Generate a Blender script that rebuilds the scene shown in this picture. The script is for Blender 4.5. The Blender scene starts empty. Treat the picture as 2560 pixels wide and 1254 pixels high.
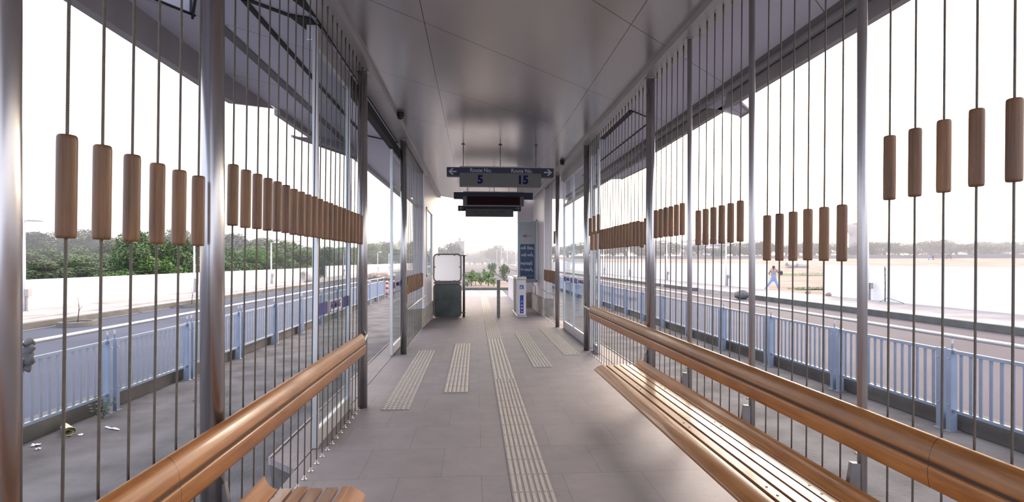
import bpy, bmesh, math, random
from mathutils import Vector, Matrix
random.seed(7)
SC = bpy.context.scene
COL = SC.collection
PI = math.pi

# ------------------------------------------------------------------ camera
FPX, HX, HY, EYE = 1330.0, 1187.0, 652.0, 1.587
YAW = math.atan((1280 - HX) / FPX)
cd = bpy.data.cameras.new('camera')
cd.sensor_width = 36.0
cd.lens = FPX / 2560 * 36
cd.shift_y = (HY - 627) / 2560
cd.clip_start = 0.05
cd.clip_end = 3000
cam = bpy.data.objects.new('camera', cd)
COL.objects.link(cam)
cam.location = (0, 0, EYE)
cam.rotation_euler = (PI / 2, 0, -YAW)
SC.camera = cam


def spot(px, depth):
    """ground position (X, Y) seen in direction px at the given distance along the view axis"""
    xc = (px - 1280) / FPX
    return (depth * (xc * math.cos(YAW) + math.sin(YAW)), depth * (math.cos(YAW) - xc * math.sin(YAW)))


def zat(py, depth):
    return EYE + (HY - py) / FPX * depth


# ------------------------------------------------------------------ materials
MATS = {}


def nodes_of(name):
    m = bpy.data.materials.new(name)
    m.use_nodes = True
    nt = m.node_tree
    return m, nt, nt.nodes['Principled BSDF']


def mat(name, col, rough=0.5, metal=0.0, var=0.0, scale=5.0, bump=0.0, bscale=None, stretch=(1, 1, 1), col2=None,
        coat=0.0, detail=5.0, spec=None, coords='Object'):
    m, nt, b = nodes_of(name)
    b.inputs['Roughness'].default_value = rough
    b.inputs['Metallic'].default_value = metal
    if coat:
        b.inputs['Coat Weight'].default_value = coat
        b.inputs['Coat Roughness'].default_value = 0.18
    if spec is not None:
        b.inputs['Specular IOR Level'].default_value = spec
    c = (*col, 1)
    b.inputs['Base Color'].default_value = c
    if var or bump or col2:
        tc = nt.nodes.new('ShaderNodeTexCoord')
        mp = nt.nodes.new('ShaderNodeMapping')
        mp.inputs['Scale'].default_value = stretch
        nt.links.new(tc.outputs[coords], mp.inputs['Vector'])
        n = nt.nodes.new('ShaderNodeTexNoise')
        n.inputs['Scale'].default_value = scale
        n.inputs['Detail'].default_value = detail
        nt.links.new(mp.outputs['Vector'], n.inputs['Vector'])
        if var or col2:
            r = nt.nodes.new('ShaderNodeValToRGB')
            r.color_ramp.elements[0].position = 0.3
            r.color_ramp.elements[1].position = 0.7
            lo = tuple(x * (1 - var) for x in col)
            hi = col2 if col2 else tuple(min(1, x * (1 + var)) for x in col)
            r.color_ramp.elements[0].color = (*lo, 1)
            r.color_ramp.elements[1].color = (*hi, 1)
            nt.links.new(n.outputs['Fac'], r.inputs['Fac'])
            nt.links.new(r.outputs['Color'], b.inputs['Base Color'])
        if bump:
            n2 = n
            if bscale:
                n2 = nt.nodes.new('ShaderNodeTexNoise')
                n2.inputs['Scale'].default_value = bscale
                n2.inputs['Detail'].default_value = 4
                nt.links.new(mp.outputs['Vector'], n2.inputs['Vector'])
            bp = nt.nodes.new('ShaderNodeBump')
            bp.inputs['Strength'].default_value = bump
            bp.inputs['Distance'].default_value = 0.02
            nt.links.new(n2.outputs['Fac'], bp.inputs['Height'])
            nt.links.new(bp.outputs['Normal'], b.inputs['Normal'])
    MATS[name] = m
    return m


def math_node(nt, op, a, b=None, c=None):
    n = nt.nodes.new('ShaderNodeMath')
    n.operation = op
    for i, v in enumerate((a, b, c)):
        if v is None:
            continue
        if isinstance(v, (int, float)):
            n.inputs[i].default_value = v
        else:
            nt.links.new(v, n.inputs[i])
    return n.outputs[0]


def seam(nt, val, period, half):
    """1 on a thin line every period"""
    w = math_node(nt, 'WRAP', val, period / 2, -period / 2)
    return math_node(nt, 'LESS_THAN', math_node(nt, 'ABSOLUTE', w), half)


def ceiling_mat(name, col, metal, rough, longi=True):
    m, nt, b = nodes_of(name)
    geo = nt.nodes.new('ShaderNodeNewGeometry')
    sp = nt.nodes.new('ShaderNodeSeparateXYZ')
    nt.links.new(geo.outputs['Position'], sp.inputs[0])
    x, y = sp.outputs[0], sp.outputs[1]
    xs = math_node(nt, 'ADD', x, 0.446)
    v = math_node(nt, 'SUBTRACT', math_node(nt, 'SUBTRACT', y, 4.76), math_node(nt, 'MULTIPLY', xs, 0.94))
    f = seam(nt, v, 1.82, 0.0045)
    if longi:
        f = math_node(nt, 'MAXIMUM', f, seam(nt, xs, 1.84, 0.0034))
    n = nt.nodes.new('ShaderNodeTexNoise')
    n.inputs['Scale'].default_value = 1.3
    n.inputs['Detail'].default_value = 3
    nt.links.new(geo.outputs['Position'], n.inputs['Vector'])
    mix = nt.nodes.new('ShaderNodeMix')
    mix.data_type = 'RGBA'
    mix.inputs[6].default_value = (*col, 1)
    mix.inputs[7].default_value = (0.07, 0.068, 0.07, 1)
    nt.links.new(f, mix.inputs[0])
    nt.links.new(mix.outputs[2], b.inputs['Base Color'])
    b.inputs['Metallic'].default_value = metal
    mr = nt.nodes.new('ShaderNodeMapRange')
    mr.inputs[3].default_value = rough - 0.01
    mr.inputs[4].default_value = rough + 0.02
    nt.links.new(n.outputs['Fac'], mr.inputs[0])
    nt.links.new(mr.outputs[0], b.inputs['Roughness'])
    MATS[name] = m
    return m


def floor_mat(name):
    m, nt, b = nodes_of(name)
    geo = nt.nodes.new('ShaderNodeNewGeometry')
    sp = nt.nodes.new('ShaderNodeSeparateXYZ')
    nt.links.new(geo.outputs['Position'], sp.inputs[0])
    cb = nt.nodes.new('ShaderNodeCombineXYZ')
    nt.links.new(math_node(nt, 'ADD', sp.outputs[0], 20.05), cb.inputs[0])
    nt.links.new(math_node(nt, 'ADD', sp.outputs[1], 0.26), cb.inputs[1])
    br = nt.nodes.new('ShaderNodeTexBrick')
    br.offset = 0.5
    br.inputs['Scale'].default_value = 1.0
    br.inputs['Brick Width'].default_value = 0.6
    br.inputs['Row Height'].default_value = 0.6
    br.inputs['Mortar Size'].default_value = 0.0022
    br.inputs['Mortar Smooth'].default_value = 0.1
    br.inputs['Bias'].default_value = 0.0
    br.inputs['Color1'].default_value = (0.236, 0.210, 0.226, 1)
    br.inputs['Color2'].default_value = (0.256, 0.229, 0.244, 1)
    br.inputs['Mortar'].default_value = (0.150, 0.132, 0.140, 1)
    nt.links.new(cb.outputs[0], br.inputs['Vector'])
    n = nt.nodes.new('ShaderNodeTexNoise')
    n.inputs['Scale'].default_value = 3.0
    n.inputs['Detail'].default_value = 8
    n.inputs['Roughness'].default_value = 0.7
    nt.links.new(geo.outputs['Position'], n.inputs['Vector'])
    mx = nt.nodes.new('ShaderNodeMix')
    mx.data_type = 'RGBA'
    mx.blend_type = 'MULTIPLY'
    mx.inputs[0].default_value = 1.0
    rp = nt.nodes.new('ShaderNodeValToRGB')
    rp.color_ramp.elements[0].position = 0.25
    rp.color_ramp.elements[1].position = 0.75
    rp.color_ramp.elements[0].color = (0.80, 0.80, 0.82, 1)
    rp.color_ramp.elements[1].color = (1.12, 1.10, 1.09, 1)
    nt.links.new(n.outputs['Fac'], rp.inputs['Fac'])
    nt.links.new(br.outputs['Color'], mx.inputs[6])
    nt.links.new(rp.outputs['Color'], mx.inputs[7])
    nt.links.new(mx.outputs[2], b.inputs['Base Color'])
    b.inputs['Roughness'].default_value = 0.60
    b.inputs['Specular IOR Level'].default_value = 0.35
    bp = nt.nodes.new('ShaderNodeBump')
    bp.inputs['Strength'].default_value = 0.08
    bp.inputs['Distance'].default_value = 0.01
    n2 = nt.nodes.new('ShaderNodeTexNoise')
    n2.inputs['Scale'].default_value = 30
    nt.links.new(geo.outputs['Position'], n2.inputs['Vector'])
    nt.links.new(n2.outputs['Fac'], bp.inputs['Height'])
    nt.links.new(bp.outputs['Normal'], b.inputs['Normal'])
    MATS[name] = m


def glass_mat(name, tint, gloss=0.12, diffuse=0.0):
    m = bpy.data.materials.new(name)
    m.use_nodes = True
    nt = m.node_tree
    nt.nodes.remove(nt.nodes['Principled BSDF'])
    out = nt.nodes['Material Output']
    tr = nt.nodes.new('ShaderNodeBsdfTransparent')
    tr.inputs[0].default_value = (*tint, 1)
    gl = nt.nodes.new('ShaderNodeBsdfGlossy')
    gl.inputs['Roughness'].default_value = 0.03
    fr = nt.nodes.new('ShaderNodeFresnel')
    fr.inputs[0].default_value = 1.45
    mx = nt.nodes.new('ShaderNodeMixShader')
    nt.links.new(math_node(nt, 'MULTIPLY', fr.outputs[0], 0.32), mx.inputs[0])
    nt.links.new(tr.outputs[0], mx.inputs[1])
    nt.links.new(gl.outputs[0], mx.inputs[2])
    last = mx
    if diffuse:
        df = nt.nodes.new('ShaderNodeBsdfTranslucent')
        df.inputs[0].default_value = (0.84, 0.88, 0.98, 1)
        d2 = nt.nodes.new('ShaderNodeBsdfDiffuse')
        d2.inputs[0].default_value = (0.7, 0.72, 0.7, 1)
        ad = nt.nodes.new('ShaderNodeMixShader')
        ad.inputs[0].default_value = 0.18
        nt.links.new(df.outputs[0], ad.inputs[1])
        nt.links.new(d2.outputs[0], ad.inputs[2])
        m2 = nt.nodes.new('ShaderNodeMixShader')
        m2.inputs[0].default_value = diffuse
        nt.links.new(mx.outputs[0], m2.inputs[1])
        nt.links.new(ad.outputs[0], m2.inputs[2])
        last = m2
    nt.links.new(last.outputs[0], out.inputs[0])
    MATS[name] = m


def wood_mat(name, c1, c2, axis, rough, coat, seam_axis=None, period=2.2, phase=0.0, scratch=0.0):
    """grain runs along axis ('Y' or 'Z')"""
    m, nt, b = nodes_of(name)
    tc = nt.nodes.new('ShaderNodeTexCoord')
    oi = nt.nodes.new('ShaderNodeObjectInfo')
    add = nt.nodes.new('ShaderNodeVectorMath')
    add.operation = 'ADD'
    nt.links.new(tc.outputs['Object'], add.inputs[0])
    vm = nt.nodes.new('ShaderNodeVectorMath')
    vm.operation = 'SCALE'
    vm.inputs[0].default_value = (3.1, 7.3, 5.7)
    nt.links.new(oi.outputs['Random'], vm.inputs['Scale'])
    nt.links.new(vm.outputs[0], add.inputs[1])
    mp = nt.nodes.new('ShaderNodeMapping')
    s = [22.0, 22.0, 22.0]
    s['XYZ'.index(axis)] = 1.1
    mp.inputs['Scale'].default_value = s
    nt.links.new(add.outputs[0], mp.inputs['Vector'])
    n = nt.nodes.new('ShaderNodeTexNoise')
    n.inputs['Scale'].default_value = 2.2
    n.inputs['Detail'].default_value = 8
    n.inputs['Roughness'].default_value = 0.65
    n.inputs['Distortion'].default_value = 0.4
    nt.links.new(mp.outputs['Vector'], n.inputs['Vector'])
    n3 = nt.nodes.new('ShaderNodeTexNoise')
    n3.inputs['Scale'].default_value = 3.5
    n3.inputs['Detail'].default_value = 4
    nt.links.new(add.outputs[0], n3.inputs['Vector'])
    r = nt.nodes.new('ShaderNodeValToRGB')
    r.color_ramp.elements[0].position = 0.37
    r.color_ramp.elements[1].position = 0.63
    r.color_ramp.elements[0].color = (*c1, 1)
    r.color_ramp.elements[1].color = (*c2, 1)
    mixf = math_node(nt, 'ADD', math_node(nt, 'MULTIPLY', n.outputs['Fac'], 0.7),
                     math_node(nt, 'MULTIPLY', n3.outputs['Fac'], 0.3))
    nt.links.new(mixf, r.inputs['Fac'])
    # each piece of timber is a little lighter or darker
    hv = nt.nodes.new('ShaderNodeHueSaturation')
    nt.links.new(math_node(nt, 'ADD', math_node(nt, 'MULTIPLY', oi.outputs['Random'], 0.3), 0.85), hv.inputs['Value'])
    nt.links.new(r.outputs['Color'], hv.inputs['Color'])
    colout = hv.outputs['Color']
    if seam_axis:
        sp = nt.nodes.new('ShaderNodeSeparateXYZ')
        nt.links.new(tc.outputs['Object'], sp.inputs[0])
        f = seam(nt, math_node(nt, 'ADD', sp.outputs['XYZ'.index(seam_axis)], phase), period, 0.0016)
        mx = nt.nodes.new('ShaderNodeMix')
        mx.data_type = 'RGBA'
        nt.links.new(f, mx.inputs[0])
        nt.links.new(colout, mx.inputs[6])
        mx.inputs[7].default_value = (0.05, 0.02, 0.01, 1)
        colout = mx.outputs[2]
    nt.links.new(colout, b.inputs['Base Color'])
    mr = nt.nodes.new('ShaderNodeMapRange')
    mr.inputs[3].default_value = rough - 0.08
    mr.inputs[4].default_value = rough + 0.1
    nt.links.new(n3.outputs['Fac'], mr.inputs[0])
    nt.links.new(mr.outputs[0], b.inputs['Roughness'])
    b.inputs['Coat Weight'].default_value = coat
    b.inputs['Coat Roughness'].default_value = 0.13
    bp = nt.nodes.new('ShaderNodeBump')
    bp.inputs['Strength'].default_value = 0.06
    bp.inputs['Distance'].default_value = 0.004
    nt.links.new(n.outputs['Fac'], bp.inputs['Height'])
    nt.links.new(bp.outputs['Normal'], b.inputs['Normal'])
    MATS[name] = m


# ------------------------------------------------------------------ mesh building
class MB:
    def __init__(self):
        self.v, self.f, self.s = [], [], []

    def hull(self, pts):
        bm = bmesh.new()
        for p in pts:
            bm.verts.new(p)
        r = bmesh.ops.convex_hull(bm, input=bm.verts[:])
        return self.from_bm(bm)

    def poly(self, vs, fs, smooth=False):
        o = len(self.v)
        self.v += [tuple(p) for p in vs]
        for f in fs:
            self.f.append(tuple(i + o for i in f))
            self.s.append(smooth)
        return self

    def box(self, x0, x1, y0, y1, z0, z1, bev=0.0):
        if bev:
            bm = bmesh.new()
            bmesh.ops.create_cube(bm, size=1)
            for v in bm.verts:
                v.co = Vector(((x0 + x1) / 2 + v.co.x * (x1 - x0), (y0 + y1) / 2 + v.co.y * (y1 - y0),
                               (z0 + z1) / 2 + v.co.z * (z1 - z0)))
            bmesh.ops.bevel(bm, geom=bm.edges[:], offset=bev, segments=2, affect='EDGES', profile=0.6)
            return self.from_bm(bm)
        vs = [(x, y, z) for z in (z0, z1) for y in (y0, y1) for x in (x0, x1)]
        return self.poly(vs, [(0, 2, 3, 1), (4, 5, 7, 6), (0, 1, 5, 4), (2, 6, 7, 3), (0, 4, 6, 2), (1, 3, 7, 5)])

    def from_bm(self, bm, smooth=False):
        bm.verts.index_update()
        self.poly([v.co[:] for v in bm.verts], [[v.index for v in f.verts] for f in bm.faces], smooth)
        bm.free()
        return self

    def prism(self, pts, z0, z1, axis='Z'):
        """closed outline pushed along an axis; outline (a,b): Z->(x,y) Y->(x,z) X->(y,z)"""
        n = len(pts)

        def P(a, b, t):
            return (a, b, t) if axis == 'Z' else ((a, t, b) if axis == 'Y' else (t, a, b))
        vs = [P(a, b, z0) for a, b in pts] + [P(a, b, z1) for a, b in pts]
        fs = [tuple(range(n))[::-1], tuple(range(n, 2 * n))]
        fs += [(i, (i + 1) % n, n + (i + 1) % n, n + i) for i in range(n)]
        return self.poly(vs, fs)

    def tube(self, path, rad, n=12, cap=True):
        path = [Vector(p) for p in path]
        rads = rad if isinstance(rad, (list, tuple)) else [rad] * len(path)
        rings = []
        up = Vector((0, 0, 1))
        prev = None
        for i, p in enumerate(path):
            d = (path[min(i + 1, len(path) - 1)] - path[max(i - 1, 0)]).normalized()
            if prev is None:
                a = d.cross(up) if abs(d.z) < 0.95 else d.cross(Vector((0, 1, 0)))
            else:
                a = prev - d * prev.dot(d)
            a.normalize()
            prev = a
            b = d.cross(a)
            rings.append([p + (a * math.cos(t) + b * math.sin(t)) * rads[i] for t in [2 * PI * k / n for k in range(n)]])
        vs = [q for r in rings for q in r]
        fs = []
        for i in range(len(path) - 1):
            for k in range(n):
                fs.append((i * n + k, i * n + (k + 1) % n, (i + 1) * n + (k + 1) % n, (i + 1) * n + k))
        self.poly(vs, fs, True)
        if cap:
            o = len(self.v) - len(vs)
            self.f.append(tuple(o + k for k in range(n))[::-1]); self.s.append(False)
            e = o + (len(path) - 1) * n
            self.f.append(tuple(e + k for k in range(n))); self.s.append(False)
        return self

    def lathe(self, prof, c=(0, 0, 0), n=24):
        """(radius, z) rings about a vertical axis; a profile from the axis and back closes it"""
        vs = [(c[0] + r * math.cos(2 * PI * k / n), c[1] + r * math.sin(2 * PI * k / n), c[2] + z) for r, z in prof for k in range(n)]
        fs = []
        for i in range(len(prof) - 1):
            for k in range(n):
                fs.append((i * n + k, i * n + (k + 1) % n, (i + 1) * n + (k + 1) % n, (i + 1) * n + k))
        self.poly(vs, fs, True)
        o = len(self.v) - len(vs)
        self.f.append(tuple(o + k for k in range(n))[::-1]); self.s.append(False)
        e = o + (len(prof) - 1) * n
        self.f.append(tuple(e + k for k in range(n))); self.s.append(False)
        return self

    def ico(self, c, r, sub=2, sq=(1, 1, 1), jit=0.0, rnd=random):
        bm = bmesh.new()
        bmesh.ops.create_icosphere(bm, subdivisions=sub, radius=1)
        for v in bm.verts:
            k = 1 + jit * (rnd.random() - 0.5)
            v.co = Vector((c[0] + v.co.x * r * sq[0] * k, c[1] + v.co.y * r * sq[1] * k, c[2] + v.co.z * r * sq[2] * k))
        return self.from_bm(bm, True)

    def mesh(self, name, material, sharp=None):
        me = bpy.data.meshes.new(name)
        me.from_pydata(self.v, [], self.f)
        me.polygons.foreach_set('use_smooth', self.s)
        me.update()
        bm = bmesh.new()
        bm.from_mesh(me)
        bmesh.ops.recalc_face_normals(bm, faces=bm.faces[:])
        bm.to_mesh(me)
        bm.free()
        me.materials.append(MATS[material])
        return me

    def build(self, name, material, parent=None, loc=None):
        return link(name, self.mesh(name, material), parent, loc)


def link(name, data, parent=None, loc=None, rot=None):
    o = bpy.data.objects.new(name, data)
    COL.objects.link(o)
    if parent:
        o.parent = parent
    if loc:
        o.location = loc
    if rot:
        o.rotation_euler = rot
    return o


def tag(o, label, cat, group=None, kind=None):
    o['label'] = label
    o['category'] = cat
    if group:
        o['group'] = group
    if kind:
        o['kind'] = kind
    return o


def thing(name, label, cat, loc=(0, 0, 0), rz=0.0, group=None):
    o = bpy.data.objects.new(name, None)
    COL.objects.link(o)
    o.empty_display_size = 0.1
    o.location = loc
    o.rotation_euler = (0, 0, rz)
    return tag(o, label, cat, group)


def struct(o, label=None):
    o['kind'] = 'structure'
    if label:
        o['label'] = label
    return o


KIDS = {}


def copy_tree(o, label, loc, rz=None, scale=None, group=None):
    r = o.copy()
    COL.objects.link(r)
    r.location = loc
    if rz is not None:
        r.rotation_euler = (0, 0, rz)
    if scale is not None:
        r.scale = scale
    r['label'] = label
    if group:
        r['group'] = group
    for ch in [c for c in bpy.data.objects if c.parent == o]:
        c = ch.copy()
        COL.objects.link(c)
        c.parent = r
        for g in [q for q in bpy.data.objects if q.parent == ch]:
            d = g.copy()
            COL.objects.link(d)
            d.parent = c
    return r


def text(name, body, size, material, parent=None, loc=(0, 0, 0), rot=(PI / 2, 0, 0), bold=0.0, align='CENTER', sx=1.0, extrude=0.0015):
    cu = bpy.data.curves.new(name, 'FONT')
    cu.body = body
    cu.size = size
    cu.align_x = align
    cu.align_y = 'CENTER'
    cu.offset = bold
    cu.extrude = extrude
    cu.resolution_u = 6
    o = bpy.data.objects.new(name, cu)
    COL.objects.link(o)
    bpy.context.view_layer.update()
    me = bpy.data.meshes.new_from_object(o.evaluated_get(bpy.context.evaluated_depsgraph_get()))
    bpy.data.objects.remove(o)
    bpy.data.curves.remove(cu)
    me.name = name
    me.materials.clear()
    me.materials.append(MATS[material])
    q = link(name, me, parent, loc, rot)
    q.scale = (sx, 1, 1)
    return q


ORD = ['', 'first', 'second', 'third', 'fourth', 'fifth', 'sixth', 'seventh', 'eighth', 'ninth', 'tenth', 'eleventh', 'twelfth',
       'thirteenth', 'fourteenth', 'fifteenth', 'sixteenth', 'seventeenth', 'eighteenth', 'nineteenth', 'twentieth',
       'twenty-first', 'twenty-second', 'twenty-third', 'twenty-fourth', 'twenty-fifth', 'twenty-sixth', 'twenty-seventh',
       'twenty-eighth', 'twenty-ninth', 'thirtieth', 'thirty-first', 'thirty-second', 'thirty-third', 'thirty-fourth',
       'thirty-fifth', 'thirty-sixth', 'thirty-seventh', 'thirty-eighth', 'thirty-ninth', 'fortieth']

# ------------------------------------------------------------------ palette
mat('column_steel', (0.48, 0.465, 0.47), 0.26, 0.97, var=0.12, scale=6, stretch=(1, 1, 0.25))
mat('thin_post_steel', (0.50, 0.48, 0.48), 0.38, 0.9, var=0.1, scale=8, stretch=(1, 1, 0.3))
mat('bracket_steel', (0.20, 0.19, 0.19), 0.5, 0.6, var=0.15, scale=6)
mat('bright_steel', (0.42, 0.40, 0.38), 0.42, 0.9)
mat('cable_steel', (0.115, 0.098, 0.080), 0.5, 0.6, var=0.15, scale=30)
mat('aluminium', (0.60, 0.60, 0.62), 0.38, 0.75, var=0.05, scale=4)
mat('soffit_metal', (0.50, 0.485, 0.48), 0.42, 0.55, var=0.05, scale=2)
mat('groove_shade', (0.16, 0.16, 0.17), 0.6)  # dark grey that paints the shade of the canopy edge groove
mat('black_gap', (0.008, 0.008, 0.009), 0.7)
mat('fascia_grey', (0.34, 0.32, 0.32), 0.55, 0.3, var=0.08, scale=3)
ceiling_mat('ceiling_metal', (0.52, 0.500, 0.498), 0.85, 0.23)
ceiling_mat('canopy_panel', (0.62, 0.62, 0.72), 0.10, 0.5, False)
floor_mat('floor_stone')
mat('tactile_tile', (0.40, 0.355, 0.325), 0.6, var=0.07, scale=9)
mat('tactile_base', (0.29, 0.258, 0.245), 0.65, var=0.10, scale=14)
wood_mat('bead_wood', (0.110, 0.047, 0.017), (0.250, 0.118, 0.047), 'Z', 0.5, 0.1)
wood_mat('bench_wood', (0.235, 0.082, 0.019), (0.40, 0.165, 0.045), 'Y', 0.42, 0.22, 'Y', 2.42, 0.35)
wood_mat('seat_wood', (0.18, 0.068, 0.022), (0.33, 0.142, 0.050), 'Y', 0.32, 0.36, 'Y', 2.42, 1.2)
mat('bench_gap', (0.045, 0.036, 0.036), 0.7)
glass_mat('clear_glass', (0.91, 0.945, 0.955))
glass_mat('frosted_glass', (0.9, 0.92, 0.9), diffuse=0.8)
mat('band_blue', (0.035, 0.035, 0.25), 0.5)
mat('band_white', (0.75, 0.70, 0.70), 0.5)
mat('sign_blue', (0.010, 0.010, 0.032), 0.5)
mat('sign_board', (0.118, 0.114, 0.108), 0.6, var=0.04, scale=3)
mat('sign_lettering', (0.38, 0.37, 0.42), 0.6)
mat('sign_number', (0.010, 0.012, 0.062), 0.7, spec=0.1)
mat('sign_faint_lettering', (0.045, 0.045, 0.055), 0.6)
mat('led_display', (0.016, 0.001, 0.002), 0.6, spec=0.15)
mat('white_cladding', (0.74, 0.70, 0.73), 0.35, 0.15, var=0.03, scale=2)
mat('plinth_concrete', (0.36, 0.33, 0.30), 0.8, var=0.25, scale=6, bump=0.2)
mat('gate_steel', (0.20, 0.18, 0.165), 0.4, 0.7, var=0.15, scale=10)
mat('gate_sheet', (0.085, 0.10, 0.095), 0.28, 0.35, var=0.3, scale=3)
mat('fare_gate_steel', (0.55, 0.52, 0.50), 0.35, 0.6)
mat('fare_gate_white', (0.72, 0.70, 0.70), 0.45)
mat('label_blue', (0.03, 0.05, 0.36), 0.45)
mat('label_white', (0.85, 0.85, 0.88), 0.5)
mat('poster_blue', (0.055, 0.115, 0.235), 0.4)
mat('poster_pale', (0.56, 0.58, 0.62), 0.4, var=0.06, scale=4)
mat('poster_frame', (0.46, 0.58, 0.60), 0.35, 0.1)
mat('poster_red', (0.36, 0.14, 0.13), 0.5)
mat('poster_grey', (0.22, 0.24, 0.30), 0.5)
mat('black_plastic', (0.012, 0.012, 0.013), 0.35)
mat('fence_paint', (0.275, 0.335, 0.46), 0.42, 0.25, var=0.07, scale=3)
mat('fence_tube', (0.52, 0.54, 0.60), 0.33, 0.7, var=0.1, scale=2)
mat('bus_lane', (0.138, 0.134, 0.145), 0.9, var=0.34, scale=1.5, bump=0.5, bscale=28, detail=9, coords='Object', spec=0.12)
mat('asphalt', (0.088, 0.097, 0.138), 0.85, var=0.16, scale=0.35, bump=0.3, bscale=55, detail=9, spec=0.12)
mat('road_right', (0.108, 0.096, 0.116), 0.85, var=0.12, scale=0.35, bump=0.3, bscale=55, detail=9, spec=0.12)
mat('sidewalk', (0.38, 0.355, 0.365), 0.9, var=0.22, scale=0.8, bump=0.2, detail=8, spec=0.12)
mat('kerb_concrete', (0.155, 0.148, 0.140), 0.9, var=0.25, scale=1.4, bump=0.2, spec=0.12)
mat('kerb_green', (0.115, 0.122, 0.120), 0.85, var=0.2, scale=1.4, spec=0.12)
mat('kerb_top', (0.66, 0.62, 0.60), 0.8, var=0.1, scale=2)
mat('white_wall', (0.82, 0.82, 0.84), 0.8, var=0.04, scale=0.7, spec=0.12)
mat('dry_earth', (0.23, 0.175, 0.150), 0.95, var=0.22, scale=0.35, col2=(0.34, 0.275, 0.25), detail=9, spec=0.12)
mat('scrub_earth', (0.14, 0.15, 0.08), 0.95, var=0.3, scale=0.2, detail=8, spec=0.12)
mat('grass_patch', (0.15, 0.18, 0.10), 0.95, var=0.3, scale=0.6, spec=0.12)
mat('lamp_paint', (0.60, 0.60, 0.66), 0.4, 0.2)
mat('leaf_green', (0.075, 0.145, 0.050), 0.6, var=0.45, scale=0.7, col2=(0.115, 0.20, 0.065))
mat('leaf_bright', (0.085, 0.19, 0.045), 0.55, var=0.35, scale=1.2, col2=(0.16, 0.29, 0.075))
mat('leaf_olive', (0.080, 0.125, 0.060), 0.65, var=0.35, scale=0.6, col2=(0.14, 0.18, 0.09))
mat('leaf_hazy', (0.062, 0.092, 0.088), 0.7, var=0.3, scale=0.25, col2=(0.092, 0.122, 0.108))  # far foliage: blue of the distance haze mixed into the leaf colour
mat('bark', (0.13, 0.10, 0.08), 0.9, var=0.3, scale=4)
mat('building_white', (0.66, 0.64, 0.66), 0.8, var=0.08, scale=0.3)
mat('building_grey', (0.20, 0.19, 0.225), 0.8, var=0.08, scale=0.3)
mat('window_dark', (0.12, 0.13, 0.16), 0.3)
mat('pipe_concrete', (0.50, 0.48, 0.47), 0.85, var=0.12, scale=2)
mat('paper', (0.72, 0.70, 0.52), 0.8)
mat('paper_white', (0.75, 0.73, 0.80), 0.8)
mat('rag_cloth', (0.12, 0.12, 0.13), 0.95, var=0.3, scale=20)
mat('rock', (0.14, 0.14, 0.145), 0.9, var=0.3, scale=5)
mat('skin_tone', (0.36, 0.17, 0.11), 0.55)
mat('hair_dark', (0.02, 0.016, 0.014), 0.5)
mat('shirt_grey', (0.30, 0.32, 0.40), 0.8, var=0.1, scale=20)
mat('denim', (0.20, 0.31, 0.54), 0.85, var=0.12, scale=18)
mat('shoe', (0.60, 0.60, 0.62), 0.6)
mat('bag_dark', (0.05, 0.05, 0.055), 0.7)
mat('bollard_red', (0.45, 0.05, 0.035), 0.5)
mat('debris', (0.33, 0.26, 0.22), 0.95, var=0.35, scale=4)

# ------------------------------------------------------------------ floor, ceiling, canopies
XL, XR = -1.215, 1.985
ROOF = 3.70
SOFF = 3.65
m = MB()
m.prism([(-1.36, -4), (2.13, -4), (2.13, 24), (-1.36, 24)], -0.28, 0.0)
m.prism([(24, -0.28), (24, 0), (34, -0.7), (34, -0.95)], -1.36, 2.13, 'X')
struct(m.build('floor', 'floor_stone'))

m = MB()
m.prism([(-1.125, -4), (1.895, -4), (1.895, 17.9), (0.4, 19.6), (-1.125, 17.45)], ROOF, ROOF + 0.2)
struct(m.build('ceiling', 'ceiling_metal'))
# deep beams that carry the cables, with the thin bright flange towards the ceiling
for side, a, b, fl in (('left', -1.335, -1.125, -1.125), ('right', 1.895, 2.105, 1.895)):
    m = MB()
    y1 = 17.5 if side == 'left' else 17.9
    m.box(a, b, -4, y1, SOFF, ROOF + 0.2)
    s = -1 if side == 'left' else 1
    m.box(min(fl, fl - s * 0.022), max(fl, fl - s * 0.022), -4, y1, SOFF - 0.012, ROOF + 0.1)
    for yk in ((0.2, 3.3, 6.6, 9.9, 13.2) if side == 'left' else (0.0, 4.75, 7.6, 10.6, 13.6)):
        m.box(a, b, yk, yk + 0.006, SOFF - 0.004, SOFF)
    struct(m.build('trim_1' if side == 'left' else 'trim_2', 'soffit_metal'))
HOLE = [(-2.62, 4.40), (-2.41, 4.74), (-2.16, 4.30), (-2.40, 3.86)]


def plate_with_opening(outer, hole, z0, z1):
    bm = bmesh.new()
    es = []
    for lp in (outer, hole):
        vv = [bm.verts.new((x, y, z0)) for x, y in lp]
        es += [bm.edges.new((vv[i], vv[(i + 1) % len(vv)])) for i in range(len(vv))]
    bmesh.ops.triangle_fill(bm, use_beauty=True, use_dissolve=False, edges=es)
    r = bmesh.ops.extrude_face_region(bm, geom=bm.faces[:])
    for v in r['geom']:
        if isinstance(v, bmesh.types.BMVert):
            v.co.z = z1
    return bm


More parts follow.
